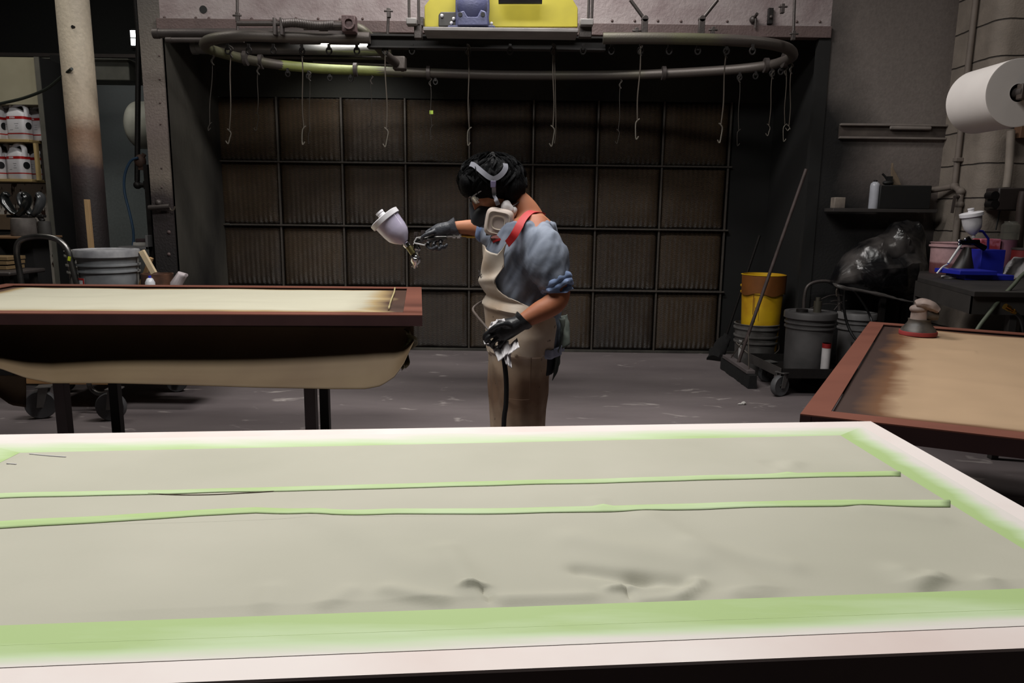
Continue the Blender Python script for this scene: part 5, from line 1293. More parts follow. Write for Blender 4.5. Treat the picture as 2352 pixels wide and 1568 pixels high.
def tor(y, phi, off=0, tab=TT, dy=0):
    cx, a, b_ = lerp(tab, y); c = Q(cx, y, dy)
    return V((c.x - math.sin(phi)*(a*SP+off), c.y - math.cos(phi)*(b_+off), c.z))
def hring(y, off, tab=TT, n=40): return [tor(y, 2*PI*k/n, off, tab) for k in range(n)]
# head frame
hc = Q(1133, 428)
hf = V((-.80, -.10, -.58)).normalized(); hu = V((-.58, -.08, .80)); hu = (hu-hf*hu.dot(hf)).normalized(); hl = hu.cross(hf).normalized()
if hl.y > 0: hl = -hl
def H(f, l, u): return hc+hf*f+hl*l+hu*u
hrot = Matrix((hf, hl, hu)).transposed().to_euler()
# body: head, neck, trunk, arms and legs in one continuous skin
q = B()
q.rings([hring(y, -.014) for y in (488, 496, 508, 530, 565, 600, 650, 700, 760, 803)])
q.ball(H(0, 0, .02), (.096, .074, .1), 24, hrot)
q.ball(H(.03, 0, -.045), (.066, .058, .075), 20, hrot)
q.loft([H(.075, 0, .03), H(.098, 0, -.0), H(.108, 0, -.028), H(.09, 0, -.04)], [(.008, .009), (.01, .01), (.015, .012), (.01, .008)], 10)      # nose
q.ball(H(.088, .028, .022), (.016, .02, .008), 10, hrot); q.ball(H(.088, -.028, .022), (.016, .02, .008), 10, hrot)                            # brows
q.ball(H(.086, 0, -.068), (.014, .024, .008), 10, hrot); q.ball(H(.084, 0, -.078), (.013, .02, .008), 10, hrot)                               # lips
q.ball(H(.07, 0, -.1), (.022, .026, .018), 12, hrot)                                                                                          # chin
for s_ in (1, -1):
    q.loft([H(-.005, .072*s_, .02), H(-.018, .082*s_, .0), H(-.012, .08*s_, -.03)], [(.014, .006), (.018, .007), (.01, .006)], 10)            # ears
    q.ball(H(.055, .04*s_, -.03), (.026, .02, .022), 12, hrot)                                                                                # cheeks
q.loft(*smooth([H(-.02, 0, -.04), Q(1182, 462, .0), Q(1205, 488, .0), Q(1212, 512, .0)], [(.055, .055), (.056, .058), (.062, .075), (.08, .1)], 4), 20)
# near (left) arm
q.loft(*smooth([Q(1222, 520, -.1), Q(1240, 560, -.19), Q(1265, 620, -.22), Q(1284, 668, -.235), Q(1272, 696, -.25), Q(1240, 715, -.27), Q(1212, 731, -.28), Q(1190, 744, -.285)],
               [(.07, .06), (.056, .056), (.048, .048), (.044, .046), (.045, .044), (.041, .041), (.033, .035), (.026, .03)], 4), 20)
# far (right) arm
q.loft(*smooth([Q(1200, 520, .1), Q(1185, 545, .2), Q(1160, 552, .3), Q(1128, 532, .36), Q(1100, 524, .365), Q(1070, 522, .37), Q(1040, 522, .37)],
               [(.07, .06), (.056, .056), (.048, .048), (.045, .045), (.043, .042), (.034, .034), (.024, .026)], 4), 20)
for s_ in (-1, 1):
    hip = Q(1208, 790, .09*s_); kn = V((hip.x-.01, hip.y+.01, .47)); an = V((hip.x+.01, hip.y, .09))
    q.loft(*smooth([hip, hip.lerp(kn, .5), kn, kn.lerp(an, .4), an, an-V((0, 0, .04))], [(.09, .085), (.078, .075), (.055, .055), (.054, .052), (.036, .034), (.036, .04)], 4), 18)
    q.loft([an+V((.04, 0, -.06)), an+V((-.02, 0, -.055)), an+V((-.13, 0, -.07))], [(.035, .03), (.04, .035), (.036, .018)], 14)
body = remesh(q.to('body', skin, pt), .0075, 6)

# eyes
for s_ in (1, -1):
    B().ball(H(.084, .03*s_, .004), (.0125,)*3, 14).to('eye', mat('eye_white', (225, 222, 218), .2), pt)
    B().ball(H(.093, .03*s_, .003), (.0055,)*3, 10).to('iris', mat('eye_dark', (30, 20, 16), .2), pt)

# hair: full rounded volume with many locks
hm = mat('black_hair', (7, 7, 9), .75, bump=.6, bscale=140, stretch=(1, 1, .25), var=.02, spec=.12)
hcen = Q(1130, 412, .01); HR = V((.13, .12, .096))
q = B(); q.ball(hcen, HR, 40); q.ball(Q(1178, 432, .0), (.052, .1, .075), 24); q.ball(Q(1078, 425, 0), (.045, .1, .055), 20)
q.bm.normal_update()
for v in q.bm.verts:
    v.co += v.normal*(noise.noise(v.co*14)*.012 + noise.noise(v.co*40)*.004)
rnd = random.Random(5)
hair = q.to('hair', hm, pt)
for k in range(230):
    th = rnd.uniform(0, 2*PI); ph = rnd.uniform(-.35, 1.45)
    def hs(th, ph, o): return hcen + V((math.cos(th)*math.cos(ph)*(HR.x+o), math.sin(th)*math.cos(ph)*(HR.y+o), math.sin(ph)*(HR.z+o)))
    dth = rnd.uniform(-.5, .5); o0 = rnd.uniform(.0, .006)
    pts = [hs(th, ph+.3, .001), hs(th+dth*.3, ph+.1, .004+o0), hs(th+dth*.7, ph-.12, .006+o0), hs(th+dth, ph-.33, .003+rnd.uniform(-.004, .012))]
    lk = B(); lk.loft(*smooth(pts, [(.002, .001), (.0065, .002), (.006, .002), (.0006, .0006)], 4), 6)
    if k == 0: locks = lk
    else:
        m_ = bpy.data.meshes.new('tmp'); lk.bm.to_mesh(m_); locks.bm.from_mesh(m_); lk.bm.free(); bpy.data.meshes.remove(m_)
for x0, y0, x1, y1 in ((1105, 368, 1112, 352), (1118, 364, 1119, 351), (1130, 362, 1136, 355), (1075, 390, 1061, 384), (1066, 402, 1056, 392), (1068, 400, 1062, 404), (1095, 372, 1090, 360), (1200, 420, 1210, 432), (1150, 366, 1158, 360)):
    locks.loft(*smooth([Q(x0, y0, .0), Q((x0+x1)/2+3, (y0+y1)/2, -.01), Q(x1, y1, .01)], [(.012, .01), (.008, .008), (.001, .001)], 3), 8)
locks.to('hair_locks', hm, hair)

# respirator with straps, cartridges, facepiece
resp = thing('respirator', None, None, Q(1125, 500)); resp.parent = pt; resp.location = Q(1125, 500)-WL[pt.name]
rg_ = mat('respirator_rubber', (52, 54, 60), .5); cr_ = mat('filter_cream', (206, 190, 180), .65, var=.05); dg_ = mat('filter_shadow_grey', (84, 88, 96), .55); stp = mat('strap_grey', (140, 140, 150), .6, var=.05)
B().loft(*smooth([H(.05, .0, -.09), H(.085, 0, -.075), H(.125, 0, -.075), H(.15, 0, -.085)], [(.05, .06), (.05, .055), (.035, .035), (.02, .02)], 4), 20).to('facepiece', rg_, resp)
B().cyl(H(.09, 0, -.1), H(.12, .0, -.155), .02, .022).to('valve', rg_, resp)
def cartridge(c, n, u, w, h, d, m, name, ringm):
    n = V(n).normalized(); u = V(u); u = (u-n*u.dot(n)).normalized(); r = n.cross(u)
    def ring(sc, off, pw=.45):
        o = []
        for k in range(36):
            a = 2*PI*k/36; ca, sa = math.cos(a), math.sin(a)
            o.append(c+n*off+r*(w*sc*math.copysign(abs(ca)**pw, ca))+u*(h*sc*math.copysign(abs(sa)**pw, sa)))
        return o
    o = B().rings([ring(.7, -d), ring(.95, -d*.8), ring(1, -d*.3), ring(1, d*.2), ring(.9, d*.55), ring(.78, d*.7), ring(.74, d*.62), ring(.5, d*.62), ring(.44, d*.6)]).to(name, m, resp)
    B().rings([ring(.44, d*.62, .7), ring(.47, d*.74, .7), ring(.41, d*.68, .7)], cap=False).to('rib', ringm, resp)
    B().rings([ring(.74, d*.65), ring(.77, d*.73), ring(.71, d*.7)], cap=False).to('rib', ringm, resp)
    return o
cartridge(Q(1146, 511, -.105), (-.12, -1, -.12), (.18, 0, 1), .056, .056, .026, cr_, 'filter_cartridge', mat('rib_cream', (222, 208, 190), .6))
cartridge(Q(1101, 491, .05), (-.75, .45, -.25), (.3, 0, 1), .05, .055, .03, dg_, 'filter_cartridge', dg_)
B().cyl(Q(1120, 497, .0), Q(1138, 505, -.09), .03, .034, 20).to('filter_port', rg_, resp)
# straps lie on the hair
def on_hair(x, y, off=.012):
    d = ray(x, y).normalized(); o = CAMP-hcen; R2 = HR+V((off,)*3)
    A = sum((d[i]/R2[i])**2 for i in range(3)); Bq = 2*sum(o[i]*d[i]/R2[i]**2 for i in range(3)); Cq = sum((o[i]/R2[i])**2 for i in range(3))-1
    D = Bq*Bq-4*A*Cq
    return CAMP+d*((-Bq-math.sqrt(max(D, 0)))/(2*A))
def ribbon(pts, w, m, parent, name='strap', n_=None, th=.003):
    pts, _ = smooth(pts, [0]*len(pts), 5); q = B(); L_, R2 = [], []
    rg = []
    for i, p_ in enumerate(pts):
        d = (pts[min(i+1, len(pts)-1)]-pts[max(i-1, 0)]).normalized()
        nn = (n_(p_) if n_ else (p_-hcen)).normalized(); s_ = d.cross(nn).normalized()*w/2
        rg.append([p_-s_, p_+s_, p_+s_+nn*th, p_-s_+nn*th])
    q.rings(rg); return q.to(name, m, parent)
ribbon([on_hair(x, y) for x, y in ((1081, 377), (1090, 380), (1108, 395), (1122, 406), (1133, 411))], .02, stp, resp)
ribbon([on_hair(x, y) for x, y in ((1160, 376), (1161, 386), (1154, 398), (1143, 407), (1133, 411))], .02, stp, resp)
ribbon([on_hair(1133, 410), on_hair(1134, 425), on_hair(1135, 445), Q(1139, 458, -.125), Q(1144, 470, -.12)], .016, stp, resp)
p_ = on_hair(1133, 423, .016); B().box(p_, (.021, .008, .026)).to('strap_buckle', mat('buckle_violet', (118, 108, 140), .5), resp, bevel=.002)
ribbon([Q(1150, 480, -.1), Q(1170, 478, -.09), Q(1190, 466, -.06), Q(1204, 455, .0)], .012, rg_, resp)
# white cloth round the ear
q = B(); q.ball(Q(1166, 478, -.085), (.026, .02, .03), 20, Euler((0, -.5, 0))).ball(Q(1177, 486, -.075), (.018, .02, .028), 18).noise(.006, 40)
q.to('ear_cloth', mat('cloth_white', (214, 208, 208), .8), pt)
# glasses
gls = thing('safety_glasses', None, None, H(.1, 0, .01)); gls.parent = pt; gls.location = H(.1, 0, .01)-WL[pt.name]
lens = mat('clear_lens', (220, 225, 230), .05, trans=.85, alpha=.45, var=0)
for s_ in (1, -1):
    q = B(); q.grid(lambda u, v: H(.104-.02*(u-.1)**2, s_*(.008+.05*u), -.018+.04*v), 8, 5).to('lens', lens, gls, thick=.002)
    B().tube([H(.1, .058*s_, .018), H(.05, .076*s_, .016), H(0, .08*s_, .01)], .0025, 6).to('temple', mat('clear_frame', (190, 190, 195), .2), gls)
B().tube([H(.104, -.058, .022), H(.108, 0, .022), H(.104, .058, .022)], .0025, 6).to('brow_bar', mat('clear_frame', (190, 190, 195), .2), gls)

# shirt: torso and sleeves as one garment
sh_m = bpy.data.materials.new('chambray'); sh_m.use_nodes = True
N, L = sh_m.node_tree.nodes, sh_m.node_tree.links; b = N['Principled BSDF']; b.inputs['Roughness'].default_value = .85
tc = N.new('ShaderNodeTexCoord'); n1 = N.new('ShaderNodeTexNoise'); n1.inputs['Scale'].default_value = 6; n1.inputs['Detail'].default_value = 8; n1.inputs['Distortion'].default_value = 1.5; L.new(tc.outputs['Object'], n1.inputs[0])
cr = N.new('ShaderNodeValToRGB'); e = cr.color_ramp.elements; e[0].position = .35; e[0].color = lin((86, 94, 110)); e[1].position = .72; e[1].color = lin((152, 160, 176)); L.new(n1.outputs['Fac'], cr.inputs[0]); L.new(cr.outputs[0], b.inputs['Base Color'])
n2 = N.new('ShaderNodeTexNoise'); n2.inputs['Scale'].default_value = 260; L.new(tc.outputs['Object'], n2.inputs[0]); bp = N.new('ShaderNodeBump'); bp.inputs['Strength'].default_value = .2; bp.inputs['Distance'].default_value = .001; L.new(n2.outputs['Fac'], bp.inputs['Height']); L.new(bp.outputs[0], b.inputs['Normal'])
q = B()
sy = [505, 512, 524, 545, 575, 610, 650, 690, 730, 770, 801]
tabS = [(500, 1219, 36, .13), (505, 1218, 44, .165)]+TT[2:]
q.rings([hring(y, .004, tabS, 48) for y in sy])
q.loft(*smooth([Q(1216, 546, -.1), Q(1234, 560, -.165), Q(1250, 590, -.2), Q(1262, 622, -.215), Q(1277, 652, -.225)], [(.075, .065), (.09, .078), (.096, .085), (.084, .08), (.06, .064)], 5), 28)
q.loft(*smooth([Q(1200, 524, .1), Q(1185, 548, .2), Q(1155, 550, .3), Q(1124, 532, .35), Q(1106, 528, .36)], [(.085, .07), (.082, .08), (.075, .075), (.062, .064), (.054, .056)], 5), 24)
shirt = remesh(q.to('shirt', sh_m, pt), .0065, 5)
def tex(nm, ty, sc, **kw):
    t_ = bpy.data.textures.new(nm, ty); t_.noise_scale = sc if hasattr(t_, 'noise_scale') else None
    for k_, v_ in kw.items(): setattr(t_, k_, v_)
    return t_
tx = bpy.data.textures.new('folds', 'CLOUDS'); tx.noise_scale = .085; tx.noise_depth = 1
eo = bpy.data.objects.new('fold_direction', None); COL.objects.link(eo); eo.rotation_euler = (0, .45, 0); eo.scale = (.55, 1, 2.2); eo.parent = shirt
md = shirt.modifiers.new('folds', 'DISPLACE'); md.texture = tx; md.texture_coords = 'OBJECT'; md.texture_coords_object = eo; md.strength = .022; md.mid_level = .5

# rolled cuffs
cf = mat('cuff_blue', (134, 152, 188), .85, rgb2=(98, 118, 158), scale=20)
for a_, b2, r_ in ((Q(1275, 643, -.225), Q(1283, 664, -.23), .061),):
    prof_ = [(-.3, .98), (-.15, 1.06), (.1, 1.1), (.3, 1.07), (.42, 1.0), (.52, 1.05), (.75, 1.07), (.95, 1.0), (1.05, .86), (.95, .74)]
    q = B(); q.loft([a_.lerp(b2, k_) for k_, _ in prof_], [(r_*m_, r_*m_*1.03) for _, m_ in prof_], 60, cap=False, fn=lambda p_, c_, u_, t_: p_+(p_-c_)*(.05*math.sin(t_*5+u_*3)+.035*math.sin(t_*11-u_*4))+V((0, 0, .006*math.sin(t_*3+1)))).to('rolled_cuff', cf, shirt, thick=.003)
a_, b2, r_ = Q(1112, 530, .355), Q(1098, 527, .36), .052
B().loft([a_, a_.lerp(b2, .3), a_.lerp(b2, .7), b2], [(r_, r_), (r_*1.06, r_*1.06), (r_, r_*1.02), (r_*.88, r_*.88)], 40, fn=lambda p_, c_, u_, t_: p_+(p_-c_)*.06*math.sin(t_*5+u_*3)).to('rolled_cuff', cf, shirt)
# hem drooping at the back
hemm = B(); hemm.grid(lambda u, v: tor(785+20*v+3*math.sin(u*9), -.5-1.5*u, .012+.006*math.sin(u*20)), 30, 4).to('hem', mat('hem_blue', (160, 166, 190), .85), shirt, thick=.003)

# red neck strap + apron
red_ = mat('strap_red', (186, 26, 30), .6, var=.05)
apm = bpy.data.materials.new('apron_canvas'); apm.use_nodes = True
N, L = apm.node_tree.nodes, apm.node_tree.links; b = N['Principled BSDF']; b.inputs['Roughness'].default_value = .85
tc = N.new('ShaderNodeTexCoord'); n1 = N.new('ShaderNodeTexNoise'); n1.inputs['Scale'].default_value = 5; n1.inputs['Detail'].default_value = 7; L.new(tc.outputs['Object'], n1.inputs[0])
at = N.new('ShaderNodeAttribute'); at.attribute_name = 'spray'
s_ = mth('ADD', mth('MULTIPLY', at.outputs['Fac'], .75), mth('MULTIPLY', mth('SUBTRACT', n1.outputs['Fac'], .5), 1.3))
cr = N.new('ShaderNodeValToRGB'); e = cr.color_ramp.elements
for p_, c_ in ((.0, (214, 202, 188)), (.35, (186, 162, 138)), (.7, (132, 104, 82))):
    if p_ == .0: e[0].position = 0; e[0].color = lin(c_)
    elif p_ == .35: k = e.new(.35); k.color = lin(c_)
    else: e[-1].position = .75; e[-1].color = lin(c_)
L.new(s_, cr.inputs[0])
n3 = N.new('ShaderNodeTexNoise'); n3.inputs['Scale'].default_value = 26; n3.inputs['Detail'].default_value = 3; L.new(tc.outputs['Object'], n3.inputs[0])
c3 = N.new('ShaderNodeMapRange'); c3.inputs['From Min'].default_value = .68; c3.inputs['From Max'].default_value = .73; L.new(n3.outputs['Fac'], c3.inputs['Value'])
mx = N.new('ShaderNodeMixRGB'); mx.inputs[2].default_value = lin((62, 40, 34)); L.new(mth('MULTIPLY', c3.outputs[0], .8), mx.inputs[0]); L.new(cr.outputs[0], mx.inputs[1]); L.new(mx.outputs[0], b.inputs['Base Color'])
n2 = N.new('ShaderNodeTexNoise'); n2.inputs['Scale'].default_value = 300; L.new(tc.outputs['Object'], n2.inputs[0]); bp = N.new('ShaderNodeBump'); bp.inputs['Strength'].default_value = .25; bp.inputs['Distance'].default_value = .001; L.new(n2.outputs['Fac'], bp.inputs['Height']); L.new(bp.outputs[0], b.inputs['Normal'])
TA = [(535, 1196, 77, .2), (565, 1196, 77, .195), (600, 1194, 79, .185), (640, 1196, 82, .18), (655, 1199, 84, .178), (672, 1205, 80, .176), (700, 1207, 82, .178), (760, 1206, 83, .19), (800, 1199, 77, .19), (860, 1195, 68, .18), (980, 1191, 56, .165), (1100, 1191, 56, .16)]
XR_ = [(535, 1178), (560, 1166), (580, 1161), (605, 1161), (620, 1152), (640, 1146), (655, 1150), (668, 1166), (682, 1196), (700, 1230), (716, 1262), (740, 1268), (800, 1263), (860, 1256), (980, 1246)]
sp = []
def apr(u, v):
    ph_ = 2.1+(.36-2.1)*u
    yt = 572 if ph_ > 1.75 else lerp([(1112, 563), (1122, 569), (1140, 576), (1154, 579), (1162, 566), (1168, 534)], 1196-84*math.sin(ph_))[0]
    y = yt + (1085-yt)*v**1.0
    cx, a_, b_ = lerp(TA, y); xr2 = lerp(XR_, min(y, 980))[0]
    pr_ = math.asin(max(-1, min(1, (cx-xr2)/a_))); pl = 2.1
    phi = pl+(pr_-pl)*u
    off = .016+.009*math.exp(-((y-695)/30)**2)
    if y > 800: off = .008
    # folds: sag under the chest, diagonal pulls at the waist, long soft folds down the skirt
    off += .010*math.exp(-((y-655-(1-u)*0+u*22)/9)**2) - .010*math.exp(-((y-672+u*-14)/8)**2) + .007*math.exp(-((y-690-u*18)/6)**2)
    off += .006*math.sin(phi*5+y*.02)*max(0, min(1, (y-720)/120)) + .004*math.sin(phi*11+y*.03)*max(0, min(1, (y-760)/120))
    if y < 650: off += .006*math.sin(phi*6-y*.05)*min(1, (650-y)/40)
    p_ = tor(y, phi, off, TA); p_ += V((noise.noise(p_*9), noise.noise(p_*9+V((5, 0, 0))), 0))*.006
    dz = .25 if y < 600 else 0
    sp.append(max(0, min(1, (y-640)/230)) * (.75+.25*math.sin(y*.03)))
    return p_
ao = B().grid(apr, 70, 130).to('apron', apm, pt, thick=.003)
at_ = ao.data.attributes.new('spray', 'FLOAT', 'POINT')
for i_, v_ in enumerate(sp): at_.data[i_].value = v_
# pocket stitching and letter marks
stc = mat('stitch', (110, 84, 66), .8)
def asurf(x, y, off=.021):
    cx, a_, b_ = lerp(TA, y); return tor(y, math.asin(max(-.995, min(.995, (cx-x)/a_))), off, TA)
B().tube([asurf(x, y, .018) for x, y in ((1163, 892), (1190, 892), (1212, 892))], .0014, 5).tube([asurf(x, y, .018) for x, y in ((1216, 800), (1214, 850), (1212, 892))], .0014, 5).to('pocket_seam', stc, ao)
lt = mat('print_black', (40, 34, 36), .8)
def ap_line(pts): return [asurf(x, y, .026) for x, y in pts]
q = B()
q.tube(ap_line([(1115, 633), (1111.5, 632), (1110.8, 635), (1113.5, 637), (1114, 641), (1111.5, 642.5)]), .0018, 6)
q.tube(ap_line([(1113, 621), (1117, 628), (1120, 635)]), .0018, 6).tube(ap_line([(1115, 624.5), (1119, 622.5)]), .0015, 6).tube(ap_line([(1117.5, 630), (1121.5, 628)]), .0015, 6)
q.to('printed_letters', lt, ao)
# neck strap of the apron
def outn(p_): return V((.15, -1, .55)) if p_.z < Q(0, 500).z else V((0, -.6, 1))
ribbon([asurf(1170, 556, .022), Q(1180, 541, -.235), Q(1193, 518, -.215), Q(1205, 499, -.17), Q(1220, 487, -.1), Q(1238, 487, -.02), Q(1246, 492, .05)], .03, red_, ao, 'neck_strap', outn)
ribbon([Q(1160, 530, .16), Q(1185, 505, .13), Q(1225, 488, .09), Q(1246, 492, .05)], .03, red_, ao, 'neck_strap', lambda p_: V((-.2, .5, 1)))
q = B(); q.ball(Q(1142, 548, -.12), (.024, .03, .013), 14).noise(.008, 50).to('collar_knot', mat('dark_red_print', (92, 44, 40), .8), pt)
ribbon([Q(1132, 556, -.16), Q(1140, 552, -.17), Q(1150, 549, -.17)], .008, red_, ao, 'red_cord', lambda p_: V((0, -1, 0)))

# trousers and shoes
tr = mat('dark_trousers', (26, 27, 34), .85); q = B()
q.rings([hring(y, .0, [(760, 1210, 76, .17), (800, 1214, 74, .17), (850, 1216, 60, .16)], 32) for y in (765, 800, 830, 850)])
for s_ in (-1, 1):
    hip = Q(1207, 805, .08*s_); kn = V((hip.x-.01, hip.y+.0, .47)); an = V((hip.x+.01, hip.y, .1))
    q.loft(*smooth([hip, hip.lerp(kn, .5), kn, kn.lerp(an, .5), an], [(.085, .07), (.078, .068), (.06, .062), (.058, .058), (.052, .052)], 4), 20)
remesh(q.to('trousers', tr, pt), .009, 4)
for s_ in (-1, 1):
    hip = Q(1214, 800, .085*s_); an = V((hip.x+.01, hip.y, 0))
    B().loft(*smooth([an+V((.06, 0, .06)), an+V((.05, 0, .05)), an+V((-.02, 0, .055)), an+V((-.1, 0, .04)), an+V((-.17, 0, .035))], [(.03, .05), (.045, .052), (.048, .055), (.05, .04), (.03, .03)], 4), 20).to('shoe', black, pt)
# cloth in the back pocket
ck = mat('pocket_cloth', (112, 120, 112), .85, rgb2=(70, 76, 72), scale=9)
def pc_(u, v):
    y = 722+lerp([(0, 75), (.5, 60), (1, 45)], u)[0]*v; return tor(y, -.95-.75*u, .016+.014*math.sin(u*8+v*4)+.012*v, TT)
B().grid(pc_, 22, 16).noise(.004, 30).to('pocket_cloth', ck, pt, thick=.003)
B().grid(lambda u, v: tor(798+62*v*(1-.5*u)+4*math.sin(u*9), -.95-.55*u, .008+.004*math.sin(u*11+v*3), [(760, 1208, 81, .18), (803, 1206, 78, .18), (870, 1204, 72, .17)]), 16, 14).to('pocket_rag', mat('rag_dark', (62, 70, 66), .85), pt, thick=.003)
q = B(); q.loft(*smooth([Q(1278, 735, -.02), Q(1290, 738, -.02), Q(1296, 746, -.02)], [(.01, .02), (.014, .02), (.006, .01)], 4), 10).to('apron_tie', ck, pt)

# gloves
glv = mat('nitrile_black', (34, 34, 37), .42, bump=.25, bscale=45)
glv2 = mat('nitrile_grey', (62, 64, 70), .42, bump=.3, bscale=45)
def fing(q, pts, dys, r0=.0105, r1=.008):
    n = len(pts); q.loft(*smooth([Q(x, y, d) for (x, y), d in zip(pts, dys)], [(r0+(r1-r0)*i/(n-1),)*2 for i in range(n)], 4), 10)
    q.ball(Q(*pts[-1], dys[-1]), r1*1.02, 10)
q = B()
q.loft(*smooth([Q(1199, 738, -.283), Q(1186, 746, -.285), Q(1168, 754, -.29), Q(1148, 763, -.29), Q(1140, 767, -.288)], [(.033, .036), (.034, .034), (.04, .03), (.043, .028), (.034, .022)], 4), 20)
fing(q, [(1142, 752), (1126, 760), (1114, 771), (1115, 781), (1124, 783)], [-.3, -.31, -.3, -.28, -.27])
fing(q, [(1142, 764), (1124, 773), (1117, 784), (1124, 791), (1134, 789)], [-.3, -.315, -.305, -.28, -.27])
fing(q, [(1150, 773), (1135, 783), (1130, 793), (1138, 799), (1148, 794)], [-.295, -.312, -.3, -.275, -.265])
fing(q, [(1162, 778), (1152, 788), (1148, 797), (1156, 801), (1163, 794)], [-.29, -.305, -.295, -.275, -.265], .0095, .0075)
fing(q, [(1172, 748), (1156, 744), (1140, 749), (1127, 758)], [-.31, -.325, -.33, -.325], .013, .009)
remesh(q.to('glove', glv, pt, label='black glove on the near hand holding the white rag'), .0032, 3)
B().loft([Q(1204, 733, -.28), Q(1199, 738, -.282), Q(1195, 741, -.283)], [(.04, .043), (.038, .04), (.034, .036)], 30).noise(.004, 30).to('glove_cuff', glv, pt, thick=.002)
q = B(); G = .37
q.loft(*smooth([Q(1042, 521, G), Q(1028, 524, G), Q(1010, 530, G), Q(996, 536, G)], [(.03, .032), (.03, .03), (.035, .026), (.03, .02)], 4), 20)
fing(q, [(998, 531), (984, 536), (972, 543), (968, 551)], [G-.02, G-.03, G-.03, G-.02])
fing(q, [(1004, 526), (990, 528), (977, 537), (970, 544)], [G+.01, G+.005, G, G-.005], .0115, .009)
fing(q, [(996, 545), (984, 556), (983, 567), (993, 572), (1003, 566)], [G+.03, G+.02, G-.01, G-.03, G-.035])
fing(q, [(1008, 546), (997, 558), (997, 569), (1007, 573), (1016, 566)], [G+.03, G+.02, G-.01, G-.03, G-.035])
fing(q, [(1020, 544), (1012, 556), (1013, 566), (1020, 569), (1026, 562)], [G+.03, G+.02, G-.01, G-.025, G-.03], .0095, .0075)
remesh(q.to('glove', glv2, pt, label='grey sheened glove on the far hand holding the spray gun'), .0035, 3)
B().loft([Q(1049, 519, G), Q(1043, 521, G), Q(1035, 523, G)], [(.041, .043), (.038, .04), (.031, .033)], 30).noise(.007, 30).to('glove_cuff', glv2, pt, thick=.002)

# ------- spray gun in the far hand
G2 = G-.005
sg = thing('spray_gun', 'chrome spray gun with milky white cup held out by the painter', 'spray gun', Q(955, 600, G2))
nk = Q(936, 564, G2); ax_ = (Q(882, 500, G2)-nk).normalized()
cupm = mat('milky_cup', (200, 192, 212), .35, rgb2=(176, 168, 194), scale=9, coat=.6)
Lc = (Q(879, 497, G2)-nk).length
spray_gun_cup(nk, ax_, .065, Lc*.97, sg, cupm)
B().cyl(nk, Q(950, 582, G2), .013, .017, 16).to('cup_neck', mat('old_brass', (120, 112, 74), .35, .8), sg)
B().cyl(nk-ax_*.004, nk+ax_*.012, .017, n=16).to('neck_nut', chrome, sg)
B().loft(*smooth([Q(1026, 545, G2), Q(1000, 546, G2), Q(975, 549, G2), Q(958, 556, G2), Q(956, 572, G2)], [(.012, .016), (.013, .018), (.012, .015), (.016, .016), (.016, .016)], 4), 16).to('gun_body', mat('gun_nickel', (96, 94, 92), .25, .95), sg)
B().lathe([(.001, -.008), (.004, -.008), (.007, .006), (.012, .01), (.019, .02), (.0235, .026), (.0245, .042), (.022, .045), (.022, .05), (.016, .055), (.014, .075), (.018, .085), (.014, .095), (.001, .095)], Q(953, 613, G2), (Q(958, 572, G2)-Q(953, 613, G2)), 28).to('air_cap', chrome, sg)
for s_ in (-1, 1): B().ball(Q(953, 609, G2)+V((.012*s_, 0, 0)), (.004, .004, .01), 8).to('cap_horn', chrome, sg)
for x, y, h_ in ((955, 552, 17), (971, 549, 18)):
    B().cyl(Q(x, y, G2), Q(x+1, y-h_+5, G2), .0065, n=12).cyl(Q(x+1, y-h_+6, G2), Q(x+1, y-h_-2, G2), .0095, n=14).to('knob', mat('knurled', (98, 88, 86), .4, .7), sg)
B().tube([Q(951, 556, G2-.015), Q(957, 546, G2-.015), Q(970, 544, G2-.02)], .003, 6, sm=False).tube([Q(951, 558, G2-.015), Q(976, 563, G2-.035), Q(977, 559, G2-.035)], .0035, 6, sm=False).to('trigger', mat('bright_chrome', (240, 240, 240), .3, .55, var=.02), sg)
B().tube([Q(978, 552, G2-.03), Q(1000, 553, G2-.03)], .0035, 6).to('side_rod', chrome, sg)
B().cyl(Q(1018, 542, G2), Q(1060, 541, G2), .006, n=12).cyl(Q(1040, 541.5, G2), Q(1046, 541.5, G2), .011, n=6).cyl(Q(1050, 541, G2), Q(1057, 541, G2), .0125, n=16).cyl(Q(1053, 541, G2), Q(1054, 531, G2), .007, n=10).box(Q(1055, 532, G2), (.018, .01, .012)).to('air_fitting', mat('bright_chrome', (240, 240, 240), .3, .55, var=.02), sg)
B().cyl(Q(1060, 541, G2), Q(1072, 542, G2), .006, n=12).cyl(Q(1072, 542, G2), Q(1100, 543, G2), .0095, .008, 14).to('hose_coupler', brass, sg)
# ------- air hose from the gun, behind the body, to the near hand and down
ah = thing('spray_hose', 'black air hose running from the spray gun through the near hand to the floor', 'hose', Q(1156, 990, -.3))
B().tube([Q(1100, 543, G2), Q(1118, 545, G2), Q(1140, 560, G2), Q(1165, 600, .28), Q(1170, 650, .26), Q(1140, 675, .25), Q(1115, 688, .22)], .009, 8).to('upper_hose', black, ah)
B().tube([Q(1115, 688, .22), Q(1097, 698, .1), Q(1086, 710, .0), Q(1096, 726, -.14), Q(1112, 745, -.24), Q(1126, 762, -.285), Q(1142, 778, -.28), Q(1152, 795, -.285)], .005, 8).to('thin_hose', mat('hose_greybrown', (92, 82, 76), .5), ah)
fz = Q(1150, 985, -.3)
B().tube([Q(1148, 786, -.28), Q(1153, 803, -.29), Q(1159, 835, -.3), Q(1163, 880, -.3), Q(1162, 930, -.3), Q(1157, 985, -.3), V((fz.x+.02, fz.y, .2)), V((fz.x+.1, fz.y-.05, .03)), V((fz.x+.5, fz.y-.1, .012)), V((fz.x+1.2, fz.y+.2, .012))], .0095, 10).to('hose', black, ah)
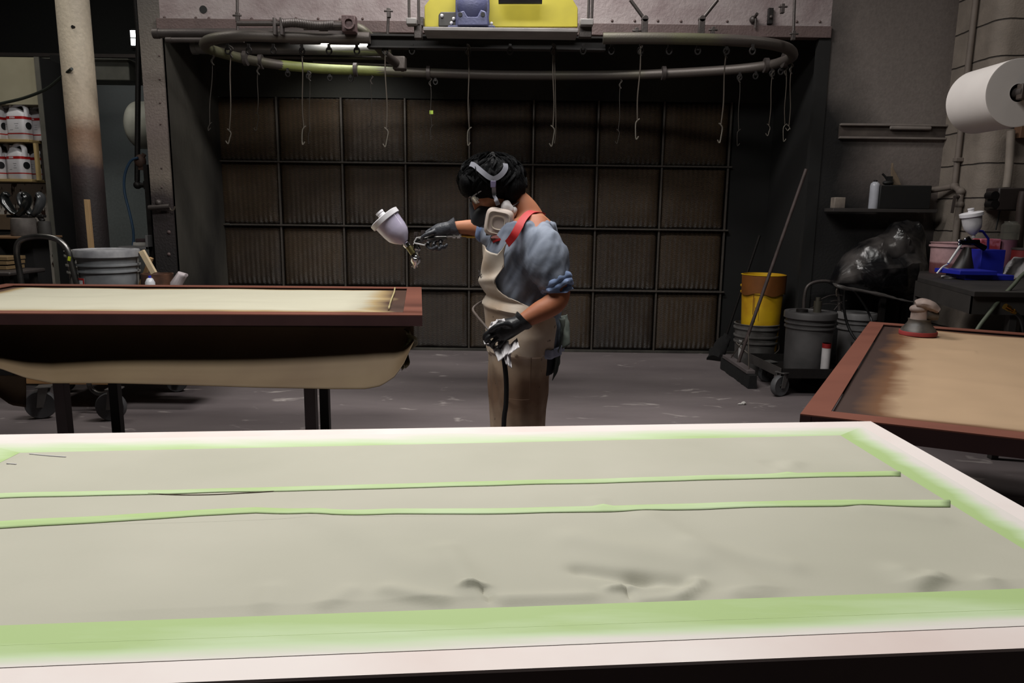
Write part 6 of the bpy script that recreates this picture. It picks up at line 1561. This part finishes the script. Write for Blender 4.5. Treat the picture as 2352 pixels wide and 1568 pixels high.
# ------- white rag
rag = B()
def patch2(pts4, ny, nx, dy0, amp, seed):
    A_, B_, C_, D_ = pts4
    def f(u, v):
        x = (A_[0]*(1-u)+B_[0]*u)*(1-v)+(D_[0]*(1-u)+C_[0]*u)*v; y = (A_[1]*(1-u)+B_[1]*u)*(1-v)+(D_[1]*(1-u)+C_[1]*u)*v
        return Q(x, y, dy0+amp*math.sin(u*9+seed+v*3)-(.05*v if y > 780 else 0))
    rag.grid(f, nx, ny)
patch2([(1128, 740), (1158, 731), (1162, 750), (1122, 758)], 8, 12, -.31, .01, 0)
patch2([(1140, 733), (1150, 733), (1160, 740), (1132, 744)], 6, 8, -.28, .006, 2)
patch2([(1109, 776), (1120, 778), (1124, 790), (1112, 790)], 6, 8, -.27, .006, 1)
patch2([(1132, 802), (1168, 782), (1166, 812), (1146, 830)], 10, 12, -.29, .008, 3)
patch2([(1150, 800), (1170, 790), (1176, 846), (1163, 836)], 12, 10, -.3, .008, 4)
patch2([(1172, 790), (1188, 776), (1193, 797), (1166, 816)], 10, 10, -.29, .008, 5)
rag.noise(.003, 40)
rag.to('white_rag', mat('rag_white', (228, 224, 226), .85, var=.03), label='torn white paper rag held in the black near glove', cat='rag', thick=.0015)
# ================================================================== LIGHT
def area(name, loc, size, power, rgb=(1, 1, 1), target=None, sy=None, spread=180):
    l = bpy.data.lights.new(name, 'AREA'); l.energy = power; l.color = rgb; l.size = size
    l.shape = 'RECTANGLE'; l.size_y = sy or size; l.spread = math.radians(spread)
    o = bpy.data.objects.new(name, l); COL.objects.link(o); o.location = loc
    d = V(target)-V(loc) if target else V((0, 0, -1))
    o.rotation_euler = d.to_track_quat('-Z', 'Y').to_euler(); return o
area('ceiling_lamp', (-.8, 2.3, 4.25), 3.0, 156, (1, .985, .95), sy=.9)
area('ceiling_lamp', (-.1, 4.7, 4.3), 1.8, 105, (1, .96, .93), sy=.4)
area('ceiling_lamp', (-3.9, 5.2, 4.35), 1.2, 26, (1, .96, .88), sy=.4)
area('ceiling_lamp', (3.6, 4.2, 4.35), 1.2, 12, (1, .94, .88), sy=.4)
area('booth_lamp', (P(810, 100, 6.4).x, 6.36, zf+.14), .6, 6, (1, 1, .97), (P(800, 100, 6.5).x, 6.56, zf-.2), sy=.1, spread=90)
area('back_fill', (-4.4, 8.0, 3.0), .6, 9, (.95, 1, .97), sy=.3)  # added fill light without a fixture, brightens the far left wall
w = bpy.data.worlds.new('world'); bpy.context.scene.world = w; w.use_nodes = True
w.node_tree.nodes['Background'].inputs[0].default_value = (.5, .5, .52, 1); w.node_tree.nodes['Background'].inputs[1].default_value = .0
